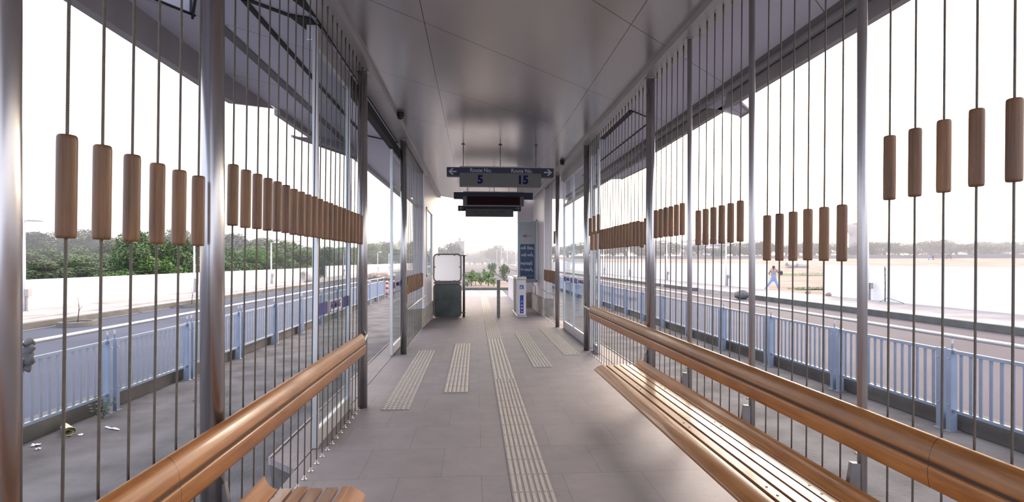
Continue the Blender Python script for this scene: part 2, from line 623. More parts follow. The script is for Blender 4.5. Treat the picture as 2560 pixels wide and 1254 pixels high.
m = MB()
for a, b in ((HOLE[0], HOLE[1]), (HOLE[1], HOLE[2])):
    d = Vector((b[0] - a[0], b[1] - a[1], 0)).normalized() * 0.02
    m.tube([(a[0] - d.x * 4, a[1] - d.y * 4, ROOF - 0.004), (b[0] + d.x, b[1] + d.y, ROOF - 0.004)], 0.011, 6)
struct(m.build('trim_14', 'black_gap'))
m = MB()
m.prism([(-2.47, 4.2), (-2.40, 4.2), (-2.30, 4.72), (-2.37, 4.72)], ROOF + 0.18, ROOF + 0.30)
m.prism([(-2.35, 3.8), (-2.27, 3.8), (-2.12, 4.60), (-2.20, 4.60)], ROOF + 0.16, ROOF + 0.36)
struct(m.build('roof_beam', 'soffit_metal'))
m = MB()
m.from_bm(plate_with_opening([(-1.335, -4), (-1.335, 17.6), (-2.30, 18.0), (-2.34, 10.8), (-2.66, 8.95), (-2.72, 7.75), (-2.79, 7.3), (-2.82, 6.9), (-2.82, -4)], HOLE, ROOF, ROOF + 0.16))
struct(m.build('roof_canopy_left', 'canopy_panel'))
m = MB()
m.prism([(2.105, -4), (3.10, -4), (3.10, 18), (2.105, 18)], ROOF, ROOF + 0.16)
struct(m.build('roof_canopy_right', 'canopy_panel'))
# groove shade near each canopy edge, painted as flat dark strips, and black slots over the doors
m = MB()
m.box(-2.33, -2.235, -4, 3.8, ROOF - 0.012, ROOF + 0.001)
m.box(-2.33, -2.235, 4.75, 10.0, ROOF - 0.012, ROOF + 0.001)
struct(m.build('trim_3', 'groove_shade'))
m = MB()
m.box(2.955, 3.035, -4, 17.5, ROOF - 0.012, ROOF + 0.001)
struct(m.build('trim_4', 'groove_shade'))
m = MB()
m.box(-1.885, -1.840, 2.0, 9.3, ROOF - 0.012, ROOF + 0.001)
m.prism([(-1.885, 4.35), (-1.885, 4.41), (-1.36, 4.96), (-1.36, 4.90)], ROOF - 0.012, ROOF + 0.001)
m.prism([(-1.885, 9.0), (-1.885, 9.05), (-1.36, 9.62), (-1.36, 9.56)], ROOF - 0.012, ROOF + 0.001)
m.prism([(-1.50, 4.28), (-1.36, 4.42), (-1.36, 9.4), (-1.375, 9.4), (-1.375, 4.7)], ROOF - 0.014, ROOF + 0.001)
m.prism([(-1.60, 4.66), (-1.42, 4.72), (-1.40, 5.3), (-1.44, 5.3)], ROOF - 0.016, ROOF + 0.001)
struct(m.build('trim_5', 'black_gap'))
m = MB()
m.box(2.13, 2.235, 7.35, 13.0, ROOF - 0.014, ROOF + 0.001)
m.prism([(2.13, 7.28), (2.235, 7.35), (2.60, 7.72), (2.60, 7.69)], ROOF - 0.012, ROOF + 0.001)
m.box(2.635, 2.66, 7.7, 13.0, ROOF - 0.012, ROOF + 0.001)
struct(m.build('trim_6', 'black_gap'))
# fascias: ribbed on the right, plain and tapering on the left
m = MB()
m.box(3.035, 3.075, -4, 17.8, 3.63, ROOF + 0.1)
struct(m.build('trim_7', 'aluminium'))
m = MB()
for k in range(3):
    z0 = 3.475 + k * 0.052
    m.box(3.085 + 0.008 * k, 3.125, -4, 17.8, z0, z0 + 0.048)
m.box(3.12, 3.16, -4, 17.8, 3.478, ROOF + 0.12)
struct(m.build('trim_8', 'fascia_grey'))
m = MB()
m.poly([(-2.80, -4, ROOF), (-2.80, 6.35, ROOF), (-2.76, 7.57, ROOF - 0.004), (-2.83, 6.55, 3.46), (-2.83, 6.1, 3.44), (-2.83, -4, 3.44),
        (-2.92, -4, ROOF), (-2.92, 6.35, ROOF), (-2.80, 7.6, ROOF), (-2.92, 6.55, 3.46), (-2.92, 6.1, 3.44), (-2.92, -4, 3.44)],
       [(0, 1, 4, 5), (1, 2, 3, 4), (6, 11, 10, 7), (7, 10, 9, 8), (5, 4, 10, 11), (4, 3, 9, 10), (3, 2, 8, 9), (0, 6, 7, 1), (1, 7, 8, 2)])
struct(m.build('trim_9', 'fascia_grey'))
m = MB()
m.prism([(-2.70, 7.6), (-2.66, 8.95), (-2.34, 10.8), (-2.30, 18), (-2.38, 18), (-2.42, 10.8), (-2.74, 8.95), (-2.78, 7.6)], 3.615, ROOF + 0.16)
struct(m.build('trim_10', 'fascia_grey'))


def scupper(label, pts, tip):
    """folded sheet-metal box below the canopy edge"""
    o = Vector(pts[0])
    t = thing('rain_chute', label, 'rain chute', pts[0])
    m = MB(); m.hull([Vector(p) - o for p in pts]); m.build('chute_box', 'canopy_panel', t)
    m = MB(); m.tube([Vector(p) - o for p in tip], 0.022, 8); m.build('rolled_edge', 'fascia_grey', t)


scupper('small folded metal rain chute under the right canopy edge, nearer the camera',
        [(3.085, 7.05, 3.69), (3.085, 6.42, 3.46), (3.43, 6.66, 3.45), (3.42, 6.40, 3.45), (3.18, 6.17, 3.47), (3.085, 6.42, 3.69), (3.43, 6.70, 3.62), (3.42, 6.40, 3.60), (3.18, 6.17, 3.66)],
        [(3.43, 6.66, 3.455), (3.42, 6.40, 3.455), (3.18, 6.17, 3.475)])
scupper('long folded metal rain chute under the right canopy edge beyond the round column',
        [(3.085, 13.0, 3.69), (3.085, 12.9, 3.58), (3.10, 12.0, 3.46), (3.33, 11.9, 3.45), (3.41, 10.2, 3.45), (3.15, 9.5, 3.47), (3.085, 9.6, 3.69), (3.41, 10.3, 3.62), (3.33, 11.9, 3.62)],
        [(3.33, 11.9, 3.455), (3.41, 10.2, 3.455), (3.15, 9.5, 3.475)])
scupper('pointed folded metal rain chute under the left canopy seen through door glass',
        [(-2.74, 8.2, 3.46), (-2.17, 9.8, 3.45), (-2.16, 10.3, 3.69), (-2.42, 9.4, 3.69), (-2.40, 9.0, 3.50)],
        [(-2.74, 8.2, 3.462), (-2.17, 9.8, 3.455)])

# slab that reaches out to the bus doors on each side
m = MB()
m.prism([(-1.37, 4.16), (-1.37, 11.2), (-1.64, 11.0), (-1.64, 4.40)], -0.05, 0.0)
t = thing('boarding_platform', 'grey boarding ledge outside the left doorway with angled end', 'boarding ledge', (0, 0, 0))
m.build('deck', 'floor_stone', t)
m = MB()
m.box(-1.655, -1.64, 4.40, 11.0, -0.05, 0.012)
m.build('edge_strip', 'tactile_tile', t)
m = MB()
m.poly([(-1.64, 4.40, -0.05), (-1.37, 4.16, -0.05), (-1.40, 4.25, -0.26), (-1.63, 4.42, -0.30), (-1.64, 4.55, -0.05), (-1.37, 4.31, -0.05), (-1.40, 4.4, -0.26), (-1.63, 4.55, -0.30)],
       [(0, 1, 2, 3), (4, 7, 6, 5), (0, 4, 5, 1), (1, 5, 6, 2), (2, 6, 7, 3), (3, 7, 4, 0)])
m.build('end_plate', 'bracket_steel', t)
m = MB()
m.prism([(2.14, 7.6), (2.14, 14.2), (2.42, 14.0), (2.42, 7.85)], -0.05, 0.0)
t = thing('boarding_platform', 'grey boarding ledge outside the glazed right doors', 'boarding ledge', (0, 0, 0))
m.build('deck', 'floor_stone', t)
m = MB()
m.box(2.42, 2.435, 7.85, 14.0, -0.05, 0.012)
m.build('edge_strip', 'tactile_tile', t)


# ------------------------------------------------------------------ tactile paving
def tactile(label, x0, x1, segs, group='tactile paving strips'):
    """segs: (y0, y1, bars, piece length, gap)"""
    t = thing('tactile_strip', label, 'tactile paving', (0, 0, 0), group=group)
    b, s = MB(), MB()
    b.box(x0, x1, segs[0][0], segs[-1][1], 0.0, 0.004)
    for y0, y1, n, pl, gap in segs:
        w = (x1 - x0) / n
        for k in range(n):
            xc = x0 + w * (k + 0.5)
            hw = w * 0.30
            y = y0 + gap / 2
            while y < y1 - gap:
                e = min(y + pl, y1 - gap / 2)
                s.poly([(xc - hw, y, 0.004), (xc + hw, y, 0.004), (xc + hw, e, 0.004), (xc - hw, e, 0.004),
                        (xc - hw * .65, y + .004, 0.0105), (xc + hw * .65, y + .004, 0.0105), (xc + hw * .65, e - .004, 0.0105), (xc - hw * .65, e - .004, 0.0105)],
                       [(4, 5, 6, 7), (0, 1, 5, 4), (1, 2, 6, 5), (2, 3, 7, 6), (3, 0, 4, 7)])
                y += pl + gap
    b.build('tile_base', 'tactile_base', t)
    s.build('raised_ribs', 'tactile_tile', t)


tactile('long beige tactile guide strip running down the middle of the floor', 0.253, 0.545,
        [(0.62, 7.1, 7, 0.288, 0.012), (7.1, 10.9, 5, 0.62, 0.01), (10.9, 14.5, 7, 0.288, 0.012), (14.5, 23.5, 5, 0.6, 0.012)])
tactile('short beige tactile strip nearest the left doorway', -1.0, -0.70, [(5.74, 9.5, 6, 0.045, 0.022)])
tactile('short beige tactile strip between the left doorway strip and the long middle strip', -0.38, -0.08, [(6.44, 10.25, 6, 0.28, 0.014)])
tactile('short beige tactile strip just right of the long middle strip', 0.875, 1.165, [(7.88, 11.7, 6, 0.9, 0.012)])
tactile('short beige tactile strip nearest the glazed right doors', 1.50, 1.79, [(8.87, 12.4, 6, 0.9, 0.012)])


# ------------------------------------------------------------------ columns and thin posts
def column(label, x, y, d, material, group, plate=True):
    t = thing('steel_column', label, 'column', (x, y, 0), group=group)
    m = MB()
    m.tube([(0, 0, 0.0), (0, 0, SOFF)], d / 2, 32)
    m.build('shaft', material, t)
    if plate:
        m = MB()
        m.tube([(0, 0, SOFF - 0.012), (0, 0, SOFF - 0.001)], d / 2 + 0.012, 24)
        m.build('top_collar', material, t)
    return t


G = 'thick round steel columns'
column('thick round steel column behind the left bench backrest', XL, 2.56, 0.102, 'column_steel', G)
column('thick round steel column on the near side of the open left doorway', XL, 5.87, 0.104, 'column_steel', G)
column('thick round steel column on the far side of the open left doorway', XL, 9.20, 0.104, 'column_steel', G)
column('thick round steel column at the end of the right bench seat', XR, 5.90, 0.098, 'column_steel', G)
column('thick round steel column between right bench and the glazed right doors', XR, 9.36, 0.100, 'column_steel', G)
column('thick round steel column on the far side of the glazed right doors', XR, 12.70, 0.100, 'column_steel', G)
G = 'thin round steel posts'
column('thin round steel post closest to the camera on the left', XL, 1.462, 0.075, 'column_steel', G)
column('thin round steel post behind the right bench nearest the camera', XR, 2.60, 0.046, 'thin_post_steel', G)
column('thin round steel post behind the right bench, middle of three', XR, 3.69, 0.043, 'thin_post_steel', G)
column('thin round steel post behind the right bench, farthest of three', XR, 4.80, 0.043, 'thin_post_steel', G)

# ------------------------------------------------------------------ cables with wooden cylinders
RN = 9
rope = MB()
H, pitch, step = SOFF, 0.044, 0.0044
nr = int(H / step)
for i in range(nr + 1):
    z = H * i / nr
    tw = 2 * PI * z / pitch
    for k in range(18):
        a = 2 * PI * k / 18 + tw
        r = 0.0049 * (0.66 + 0.34 * abs(math.cos(3 * (2 * PI * k / 18))) ** 0.6)
        rope.v.append((r * math.cos(a), r * math.sin(a), z))
for i in range(nr):
    for k in range(18):
        rope.f.append((i * 18 + k, i * 18 + (k + 1) % 18, (i + 1) * 18 + (k + 1) % 18, (i + 1) * 18 + k))
        rope.s.append(True)
ROPE = rope.mesh('wire_rope', 'cable_steel')
m = MB()
m.lathe([(0.0046, 0), (0.0215, 0), (0.0243, 0.0022), (0.0256, 0.008), (0.0260, 0.02), (0.0260, 0.29), (0.0256, 0.299), (0.0243, 0.3045), (0.0215, 0.307), (0.0046, 0.307)], n=24)
BEAD = m.mesh('wooden_cylinder', 'bead_wood')
m = MB()
m.lathe([(0.001, 0), (0.021, 0), (0.020, 0.004), (0.008, 0.006), (0.0065, 0.03), (0.001, 0.03)], n=20)
DISC = m.mesh('floor_disc', 'bright_steel')
m = MB()
m.lathe([(0.001, SOFF - 0.06), (0.0068, SOFF - 0.06), (0.0068, SOFF - 0.001), (0.001, SOFF - 0.001)], n=12)
FERR = m.mesh('top_ferrule', 'cable_steel')


def cable(label, x, y, beads, lean, group):
    t = thing('steel_cable', label, 'cable', (x, y, 0), group=group)
    t.rotation_euler = (0, lean, 0)
    link('wire_rope', ROPE, t)
    for z in beads:
        b = link('wooden_cylinder', BEAD, t, (0, 0, z))
        b.rotation_euler = (0, 0, random.uniform(0, 6))
    link('floor_disc', DISC, t)
    link('top_ferrule', FERR, t)


def bay(ys, zf, x, lean, where, group):
    for i, y in enumerate(ys):
        z = zf(i)
        z = z if isinstance(z, (list, tuple)) else [z]
        what = 'two wooden cylinders' if len(z) > 1 else 'wooden cylinder'
        cable(f'steel cable with {what}, {ORD[i + 1]} from the camera {where}', x, y, [q + random.uniform(-.003, .003) for q in z], lean, group)


LL, LR = math.radians(0.72), math.radians(0.45)
bay([1.675 + 0.1512 * i for i in range(6)], lambda i: 1.656, XL - 0.022, LL, 'before the first thick left column', 'cables of the near left bay')
bay([2.765 + 0.15 * i for i in range(21)], lambda i: 1.765, XL - 0.022, LL, 'between first and second left columns', 'cables of the long left bay')
bay([9.40 + 0.15 * i for i in range(21)], lambda i: 0.86 if i < 2 else 0.985 + 0.012 * ((i * 5) % 3), XL - 0.01, LL * .6, 'beyond the open left doorway', 'cables beyond the left doorway')
bay([1.83 + 0.148 * i for i in range(5)], lambda i: 1.880, XR - 0.014, LR, 'before the first thin right post', 'cables of the nearest right bay')
bay([2.751 + 0.148 * i for i in range(6)], lambda i: 1.588, XR - 0.014, LR, 'past the first thin right post', 'cables of the second right bay')
bay([3.86 + 0.150 * i for i in range(6)], lambda i: 1.730, XR - 0.014, LR, 'past the second thin right post', 'cables of the third right bay')
bay([4.98 + 0.148 * i for i in range(6)], lambda i: 1.838, XR - 0.014, LR, 'past the third thin right post', 'cables of the fourth right bay')


def zz(i):
    return {0: 1.775, 1: 1.748, 16: 2.03, 18: 2.035, 20: 2.02}.get(i, 1.772)


bay([6.065 + 0.15 * i for i in range(21)], zz, XR - 0.014, LR, 'between right bench end and glazed doors', 'cables of the long right bay')
bay([12.86 + 0.15 * i for i in range(15)], lambda i: [1.02, 2.02] if i < 3 else 1.02 + 0.01 * (i % 3), XR - 0.01, LR * .6, 'beyond the glazed right doors', 'cables beyond the right doors')

# ------------------------------------------------------------------ benches
UPPER = [(0.060, 0.852), (0.066, 0.858), (0.078, 0.853), (0.092, 0.838), (0.104, 0.818), (0.112, 0.795), (0.116, 0.772), (0.117, 0.762),
         (0.104, 0.761), (0.103, 0.772), (0.098, 0.794), (0.088, 0.816), (0.076, 0.834)]
LOWER = [(0.117, 0.746), (0.121, 0.735), (0.122, 0.715), (0.120, 0.690), (0.115, 0.665), (0.111, 0.652), (0.098, 0.653), (0.105, 0.690), (0.106, 0.720), (0.103, 0.747)]
SEATS = [[(0.140, 0.487), (0.147, 0.496), (0.158, 0.470), (0.172, 0.449), (0.190, 0.434), (0.212, 0.426), (0.211, 0.412), (0.184, 0.420), (0.162, 0.437), (0.148, 0.460)]]
for k in range(4):
    a = 0.222 + k * 0.0765
    zc = 0.4225 + (0.0025 if k in (1, 2) else 0)
    SEATS.append([(a, zc - 0.006), (a + 0.0012, zc), (a + 0.0588, zc), (a + 0.060, zc - 0.006), (a + 0.059, zc - 0.022), (a + 0.002, zc - 0.022)])
SEATS.append([(0.529, 0.416), (0.535, 0.4225), (0.562, 0.421), (0.592, 0.413), (0.620, 0.398), (0.642, 0.380), (0.652, 0.366), (0.642, 0.360), (0.616, 0.381), (0.588, 0.396), (0.560, 0.404), (0.531, 0.406)])


def bench(side, label, back, seat, posts):
    s = 1 if side == 'left' else -1
    xw = XL if side == 'left' else XR
    t = thing('slatted_bench', label, 'bench', (xw, 0, 0))

    def ext(name, prof, y0, y1, material):
        m = MB()
        m.prism([(s * u, z) for u, z in prof], y0, y1, 'Y')
        me = m.mesh(name, material)
        bm = bmesh.new()
        bm.from_mesh(me)
        es = [e for e in bm.edges if abs(e.verts[0].co.y - e.verts[1].co.y) < 1e-6]
        for f in bm.faces:
            f.smooth = len(f.verts) == 4 and len(prof) > 6
        bmesh.ops.bevel(bm, geom=es, offset=0.0025 if len(prof) > 6 else 0.0010, segments=1, affect='EDGES')
        bm.to_mesh(me)
        bm.free()
        return link(name, me, t)
    ext('upper_back_slat', UPPER, back[0], back[1], 'bench_wood')
    ext('lower_back_slat', LOWER, back[0], back[1], 'bench_wood')
    ext('joint_strip', [(0.090, 0.735), (0.111, 0.735), (0.111, 0.775), (0.090, 0.775)], back[0] + 0.02, back[1] - 0.02, 'bench_gap')
    for k, pr in enumerate(SEATS):
        ext('rear_seat_slat' if k == 0 else ('front_seat_slat' if k == 5 else 'seat_slat'), pr, seat[0], seat[1] + (0.012 * ((k * 7) % 3 - 1)), 'bench_wood' if k in (0, 5) else 'seat_wood')
    for k in range(4):
        m = MB()
        for y in posts:
            for q in (-0.05, 0.05):
                if y + q < seat[1] - 0.02:
                    u = 0.222 + k * 0.0765 + 0.030
                    m.tube([(s * u, y + q, 0.421), (s * u, y + q, 0.4255)], 0.0065, 10)
        m.build('screw', 'bracket_steel', t)
    for y in posts:
        m = MB()
        m.prism([(s * 0.02, 0.10), (s * 0.02, 0.552), (s * 0.062, 0.556), (s * 0.088, 0.40), (s * 0.60, 0.385), (s * 0.60, 0.355), (s * 0.14, 0.30)], y - 0.014, y + 0.014, 'Y')
        m.build('support_bracket', 'bracket_steel', t)
        m = MB()
        for z in (0.60, 0.20):
            m.tube([(s * 0.02, y, z), (s * 0.04, y, z)], 0.006, 10)
        m.tube([(s * 0.01, y, 0.70), (s * 0.104, y, 0.70)], 0.012, 12)
        m.build('back_stud', 'bright_steel', t)
    yc = 5.87 if side == 'left' else 9.36
    m = MB()
    m.tube([(s * 0.095, back[1] - 0.02, 0.775), (s * 0.085, back[1] + 0.06, 0.780), (s * 0.045, yc - 0.02, 0.785)], 0.019, 16)
    m.build('end_peg', 'bright_steel', t)


bench('left', 'orange varnished slatted wooden bench along the left cables', (0.45, 5.46), (0.3, 2.80), (2.56, 1.462))
bench('right', 'orange varnished slatted wooden bench along the right cables, sunlit seat', (-0.4, 8.62), (-0.4, 5.88), (5.90, 4.80, 3.69, 2.60))


# ------------------------------------------------------------------ sliding doors
def leaf(label, x, y0, y1, z0, z1, bottom, group, band=True, transom=None, mull=None, name='glass_door', st=0.045, parts=(1, 1)):
    t = thing(name, label, 'door', (x, y0, z0), group=group)
    w, h, d = y1 - y0, z1 - z0, 0.022
    m = MB(); m.box(-d, d, 0, st, 0, h, 0.004); m.build('stile', 'aluminium', t)
    m = MB(); m.box(-d, d, w - st, w, 0, h, 0.004); m.build('stile', 'aluminium', t)
    m = MB(); m.box(-d * .9, d * .9, st, w - st, 0.01, bottom, 0.004); m.build('bottom_rail', 'aluminium', t)
    m = MB(); m.box(-d * .9, d * .9, st, w - st, h - 0.06, h, 0.004); m.build('top_rail', 'aluminium', t)
    if transom:
        m = MB(); m.box(-d * .9, d * .9, st, w - st, transom, transom + 0.055, 0.004); m.build('transom_rail', 'aluminium', t)
    for q in (mull or ()):
        m = MB(); m.box(-d * .9, d * .9, q - 0.022, q + 0.022, bottom, h - 0.06, 0.004); m.build('mullion', 'aluminium', t)
    m = MB(); m.box(-0.005, 0.005, st * .9, w - st * .9, bottom - 0.01, h - 0.05); g = m.build('glass_pane', 'clear_glass', t)
    if band:
        zb = 1.115 - z0
        for a, b, mt in ((0.05, 0.31, 'band_blue'), (0.31, 0.74, 'band_white'), (0.74, 0.95, 'band_blue')):
            for q0, q1 in (((0, w),) if not mull else ((0, mull[0]), (mull[0], w))):
                m = MB(); m.box(-0.007, 0.007, q0 + (q1 - q0) * a, q0 + (q1 - q0) * b, zb, zb + 0.105); m.build('band_stripe', mt, g)
                if mt == 'band_white':
                    sgn = 1 if x < 0 else -1
                    text('band_lettering', 'JANMARG', 0.105, 'band_blue', g, (sgn * 0.009, q0 + (q1 - q0) * 0.53, zb + 0.055), (PI / 2, 0, sgn * PI / 2), 0.001,
                         sx=(q1 - q0) / 1.5)
    return t


leaf('glazed sliding door leaf parked behind the long left cable row', -1.345, 4.59, 5.80, 0.005, 3.46, 0.15, 'left glass door leaves')
leaf('glazed sliding door leaf beside the far column of the left doorway', -1.39, 9.0, 10.3, 0.005, 3.46, 0.15, 'left glass door leaves', transom=2.86)
t = leaf('closed glazed double door with transom between the last right columns', 2.115, 9.55, 12.52, 0.005, 3.50, 0.17, None, transom=2.86, mull=(1.75,))
leaf('narrow glass side panel just before the thick right column at the doors', 2.115, 8.95, 9.36, 0.005, 3.50, 0.12, None, name='glass_panel', band=False, transom=2.86)
t = thing('door_track', 'sliding door track housing above the left doorway', 'door track', (-1.38, 4.45, 3.47))
m = MB(); m.box(-0.05, 0.045, 0.19, 1.40, 0, 0.13, 0.006); m.build('track_cover', 'aluminium', t)
m = MB(); m.box(-0.05, 0.045, 1.41, 5.95, 0, 0.13, 0.006); m.build('open_track', 'black_gap', t)
m = MB()
m.box(2.105, 2.18, 8.9, 12.9, 3.51, 3.66, 0.006)
tag(m.build('door_track', 'aluminium'), 'pale sliding track housing above the right doors', 'door track')

# grab rails of the far bays
for x, y0, y1, lb in ((XL + 0.065, 9.25, 12.6, 'round steel grab rail beyond the left doorway'), (XR - 0.065, 12.75, 15.2, 'round steel grab rail beyond the right doors')):
    t = thing('grab_rail', lb, 'rail', (x, y0, 0.77))
    m = MB(); m.tube([(0, 0, 0), (0, y1 - y0, 0)], 0.021, 16); m.build('tube', 'fare_gate_steel', t)
    sg = -1 if x < 0 else 1
    for q in (0.02, y1 - y0 - 0.12):
        m = MB(); m.tube([(0, q, -0.01), (sg * 0.05, q, -0.01)], 0.010, 10); m.build('wall_bracket', 'bracket_steel', t)
# transom behind the far left cables
m = MB(); m.box(-1.36, -1.31, 10.35, 12.5, 2.83, 2.88, 0.004)
struct(m.build('trim_11', 'aluminium'))

# ------------------------------------------------------------------ cladded end walls
m = MB()
zb, zt = 0.47, 3.71
y0, y1, w0, w1 = 12.62, 17.4, 13.2, 14.95
m.box(-1.45, -1.19, y0, y0 + 0.25, zb, zt)
m.box(-1.235, -1.19, y0 + 0.25, w0, zb, zt)
m.box(-1.235, -1.19, w1, y1, zb, zt)
m.box(-1.235, -1.19, w0, w1, zb, 1.20)
m.box(-1.235, -1.19, w0, w1, 2.92, zt)
struct(m.build('wall_left', 'white_cladding'))
m = MB()
m.box(-1.22, -1.175, w0, w0 + 0.05, 1.2, 2.92); m.box(-1.22, -1.175, w1 - 0.05, w1, 1.2, 2.92)
m.box(-1.22, -1.175, w0, w1, 1.2, 1.25); m.box(-1.22, -1.175, w0, w1, 2.87, 2.92)
wf = struct(m.build('window_1', 'fare_gate_steel'))
m = MB(); m.box(-1.218, -1.210, w0, w1, 1.2, 2.92); m.build('window_glass', 'clear_glass', wf)
m = MB()
m.prism([(-1.62, 12.38), (-1.25, 12.42), (-1.16, 14.95), (-1.16, 17.4), (-1.62, 17.4)], 0.0, 0.47)
struct(m.build('trim_12', 'plinth_concrete'))
m = MB()
m.box(1.985, 2.22, 15.22, 18.3, 0.51, 3.71)
m.box(1.47, 2.22, 18.2, 18.4, 0.51, 3.71)
m.box(1.468, 1.475, 18.19, 18.2, 0.51, 3.71)
struct(m.build('wall_right', 'white_cladding'))
m = MB()
m.prism([(1.945, 15.2), (2.26, 15.2), (2.26, 18.4), (1.45, 18.4), (1.45, 18.15), (1.945, 18.15)], 0.0, 0.51)
struct(m.build('trim_13', 'plinth_concrete'))
# parapet of the ramp outside
m = MB()
m.box(1.52, 1.62, 18.5, 24.2, 0.0, 0.86)
m.box(1.49, 1.65, 18.5, 24.2, 0.86, 0.90)
struct(m.build('wall_ramp', 'white_cladding'))


# ------------------------------------------------------------------ hanging signs
def arrow(parent, cx, cz, s, y, mt, sgn):
    """sgn -1 points left"""
    m = MB()
    P = lambda a, b: (cx + sgn * a * s, cz + b * s)
    m.prism([P(-0.5, -0.09), P(0.32, -0.09), P(0.32, 0.09), P(-0.5, 0.09)], y - 0.002, y, 'Y')
    m.prism([P(0.5, 0.0), P(0.10, 0.40), P(-0.16, 0.40), P(0.22, 0.0)], y - 0.0024, y - 0.0002, 'Y')
    m.prism([P(0.5, 0.0), P(0.22, 0.0), P(-0.16, -0.40), P(0.10, -0.40)], y - 0.0028, y - 0.0004, 'Y')
    m.build('arrow', mt, parent)


def hanging(label, cx, y, ztop, kind, rods):
    t = thing('hanging_sign', label, 'sign', (cx, y, ztop))
    wb, wt, hb = 0.735, 0.965, 0.17
    m = MB()
    m.box(-wt, wt, -0.02, 0.14, -hb, -0.012, 0.003)
    band = m.build('header_band', 'sign_blue', t)
    m = MB(); m.box(-wb, wb, 0.0, 0.12, -0.012, 0.012); m.build('top_channel', 'fascia_grey', t)
    for r in rods:
        m = MB(); m.tube([(r, 0.06, 0), (r, 0.06, ROOF - ztop - 0.001)], 0.0075, 10); rd = m.build('hanger_rod', 'bracket_steel', t)
        m = MB(); m.tube([(r, 0.06, ROOF - ztop - 0.012), (r, 0.06, ROOF - ztop - 0.001)], 0.033, 16); m.build('ceiling_rose', 'bracket_steel', rd)
    if kind == 'led':
        m = MB(); m.box(-0.745, 0.745, -0.03, 0.15, -0.335, -hb + 0.055, 0.004); hs = m.build('display_housing', 'sign_board', t)
        m = MB(); m.box(-0.645, 0.645, -0.035, -0.028, -0.322, -hb + 0.056); m.build('display_screen', 'led_display', t)
        return t
    m = MB(); m.box(-wb, wb, -0.045, 0.15, -0.345, -0.115, 0.003); bd = m.build('lower_board', 'sign_board', t)
    faint = kind == 'faint'
    arrow(t, -0.862, -0.09, 0.145, -0.021, 'sign_faint_arrow' if faint else 'sign_lettering', -1)
    arrow(t, 0.862, -0.09, 0.145, -0.021, 'sign_faint_arrow' if faint else 'sign_lettering', 1)
    if kind == 'route':
        text('lettering', 'Route No.', 0.098, 'sign_lettering', band, (-0.355, -0.0215, -0.066), bold=0.0015, sx=0.93)
        text('lettering', 'Route No.', 0.098, 'sign_lettering', band, (0.385, -0.0215, -0.070), bold=0.0015, sx=0.93)
        text('lettering', '5', 0.205, 'sign_number', bd, (-0.367, -0.0465, -0.238), bold=0.009)
        text('lettering', '15', 0.205, 'sign_number', bd, (0.40, -0.0465, -0.238), bold=0.009)
    else:
        text('lettering', 'ગુજરાત યુિનવસિટી', 0.085, 'sign_faint_lettering', bd, (0, -0.0465, -0.205), bold=0.0015, sx=1.75)
        text('lettering', 'GUJARAT UNIVERSITY', 0.075, 'sign_faint_lettering', bd, (0, -0.0465, -0.295), bold=0.001, sx=1.08)
    return t


mat('sign_faint_arrow', (0.22, 0.22, 0.25), 0.5)
SX = 0.463
hanging('nearest hanging sign, navy band reading Route No. over numbers 5 and 15', SX, 9.6, 3.28, 'route', (-0.67, 0.0, 0.65))
hanging('middle hanging sign with navy band over a dark red display', 0.455, 13.0, 3.272, 'led', (-0.64, 0.02, 0.60))
hanging('farthest hanging sign with two arrows and faint lettering on grey board', 0.452, 16.35, 3.296, 'faint', (-0.64, 0.0, 0.60))

# ------------------------------------------------------------------ dome cameras
for x, y, lb in ((-1.065, 7.72, 'small black dome camera on the ceiling above the left doorway'), (1.85, 11.15, 'small black dome camera on the ceiling above the right doors'),
                 (-1.53, 7.8, 'small black dome camera under the left canopy outside the doorway')):
    t = thing('dome_camera', lb, 'camera', (x, y, ROOF))
    m = MB(); m.lathe([(0.001, -0.035), (0.055, -0.035), (0.058, -0.02), (0.058, -0.0005), (0.001, -0.0005)]); m.build('housing', 'black_plastic', t)
    m = MB(); m.lathe([(0.001, -0.088), (0.02, -0.085), (0.036, -0.073), (0.047, -0.055), (0.050, -0.036), (0.001, -0.036)]); m.build('dome', 'black_plastic', t)

# ------------------------------------------------------------------ gate at the far exit
t = thing('security_gate', 'steel framed exit gate with frosted upper and dark lower panel', 'gate', (-1.165, 15.0, 0))


def rounded(x0, x1, z0, z1, r, y, n=6):
    pts = []
    for cx, cz, a in ((x1 - r, z1 - r, 0), (x0 + r, z1 - r, 90), (x0 + r, z0 + r, 180), (x1 - r, z0 + r, 270)):
        for k in range(n + 1):
            q = math.radians(a + 90 * k / n)
            pts.append((cx + r * math.cos(q), y, cz + r * math.sin(q)))
    return pts


def ring(pts, rad):
    m = MB()
    m.tube(pts + pts[:2], rad, 10, cap=False)
    return m


GW = 0.775
ring(rounded(0.02, GW, 1.015, 1.775, 0.10, 0.0), 0.019).build('upper_frame', 'gate_steel', t)
ring(rounded(0.02, GW, 0.02, 0.94, 0.10, 0.0), 0.019).build('lower_frame', 'gate_steel', t)
m = MB(); m.prism([(p[0], p[2]) for p in rounded(0.03, GW - 0.01, 1.025, 1.765, 0.09, 0)], -0.005, 0.005, 'Y'); m.build('frosted_pane', 'frosted_glass', t)
m = MB(); m.prism([(p[0], p[2]) for p in rounded(0.03, GW - 0.01, 0.03, 0.93, 0.09, 0)], -0.005, 0.005, 'Y'); m.build('dark_panel', 'gate_sheet', t)
m = MB(); m.box(0.02, GW, -0.016, 0.016, 0.945, 1.01, 0.004); m.build('middle_rail', 'gate_steel', t)
for px_, pz_ in ((0.16, 1.752), (0.60, 1.752), (0.045, 1.42), (GW - 0.03, 1.42), (0.16, 1.03), (0.60, 1.03), (GW - 0.03, 0.50)):
    m = MB(); m.box(px_ - 0.022, px_ + 0.022, -0.024, 0.0, pz_ - 0.018, pz_ + 0.018, 0.003); m.build('pane_clip', 'gate_steel', t)
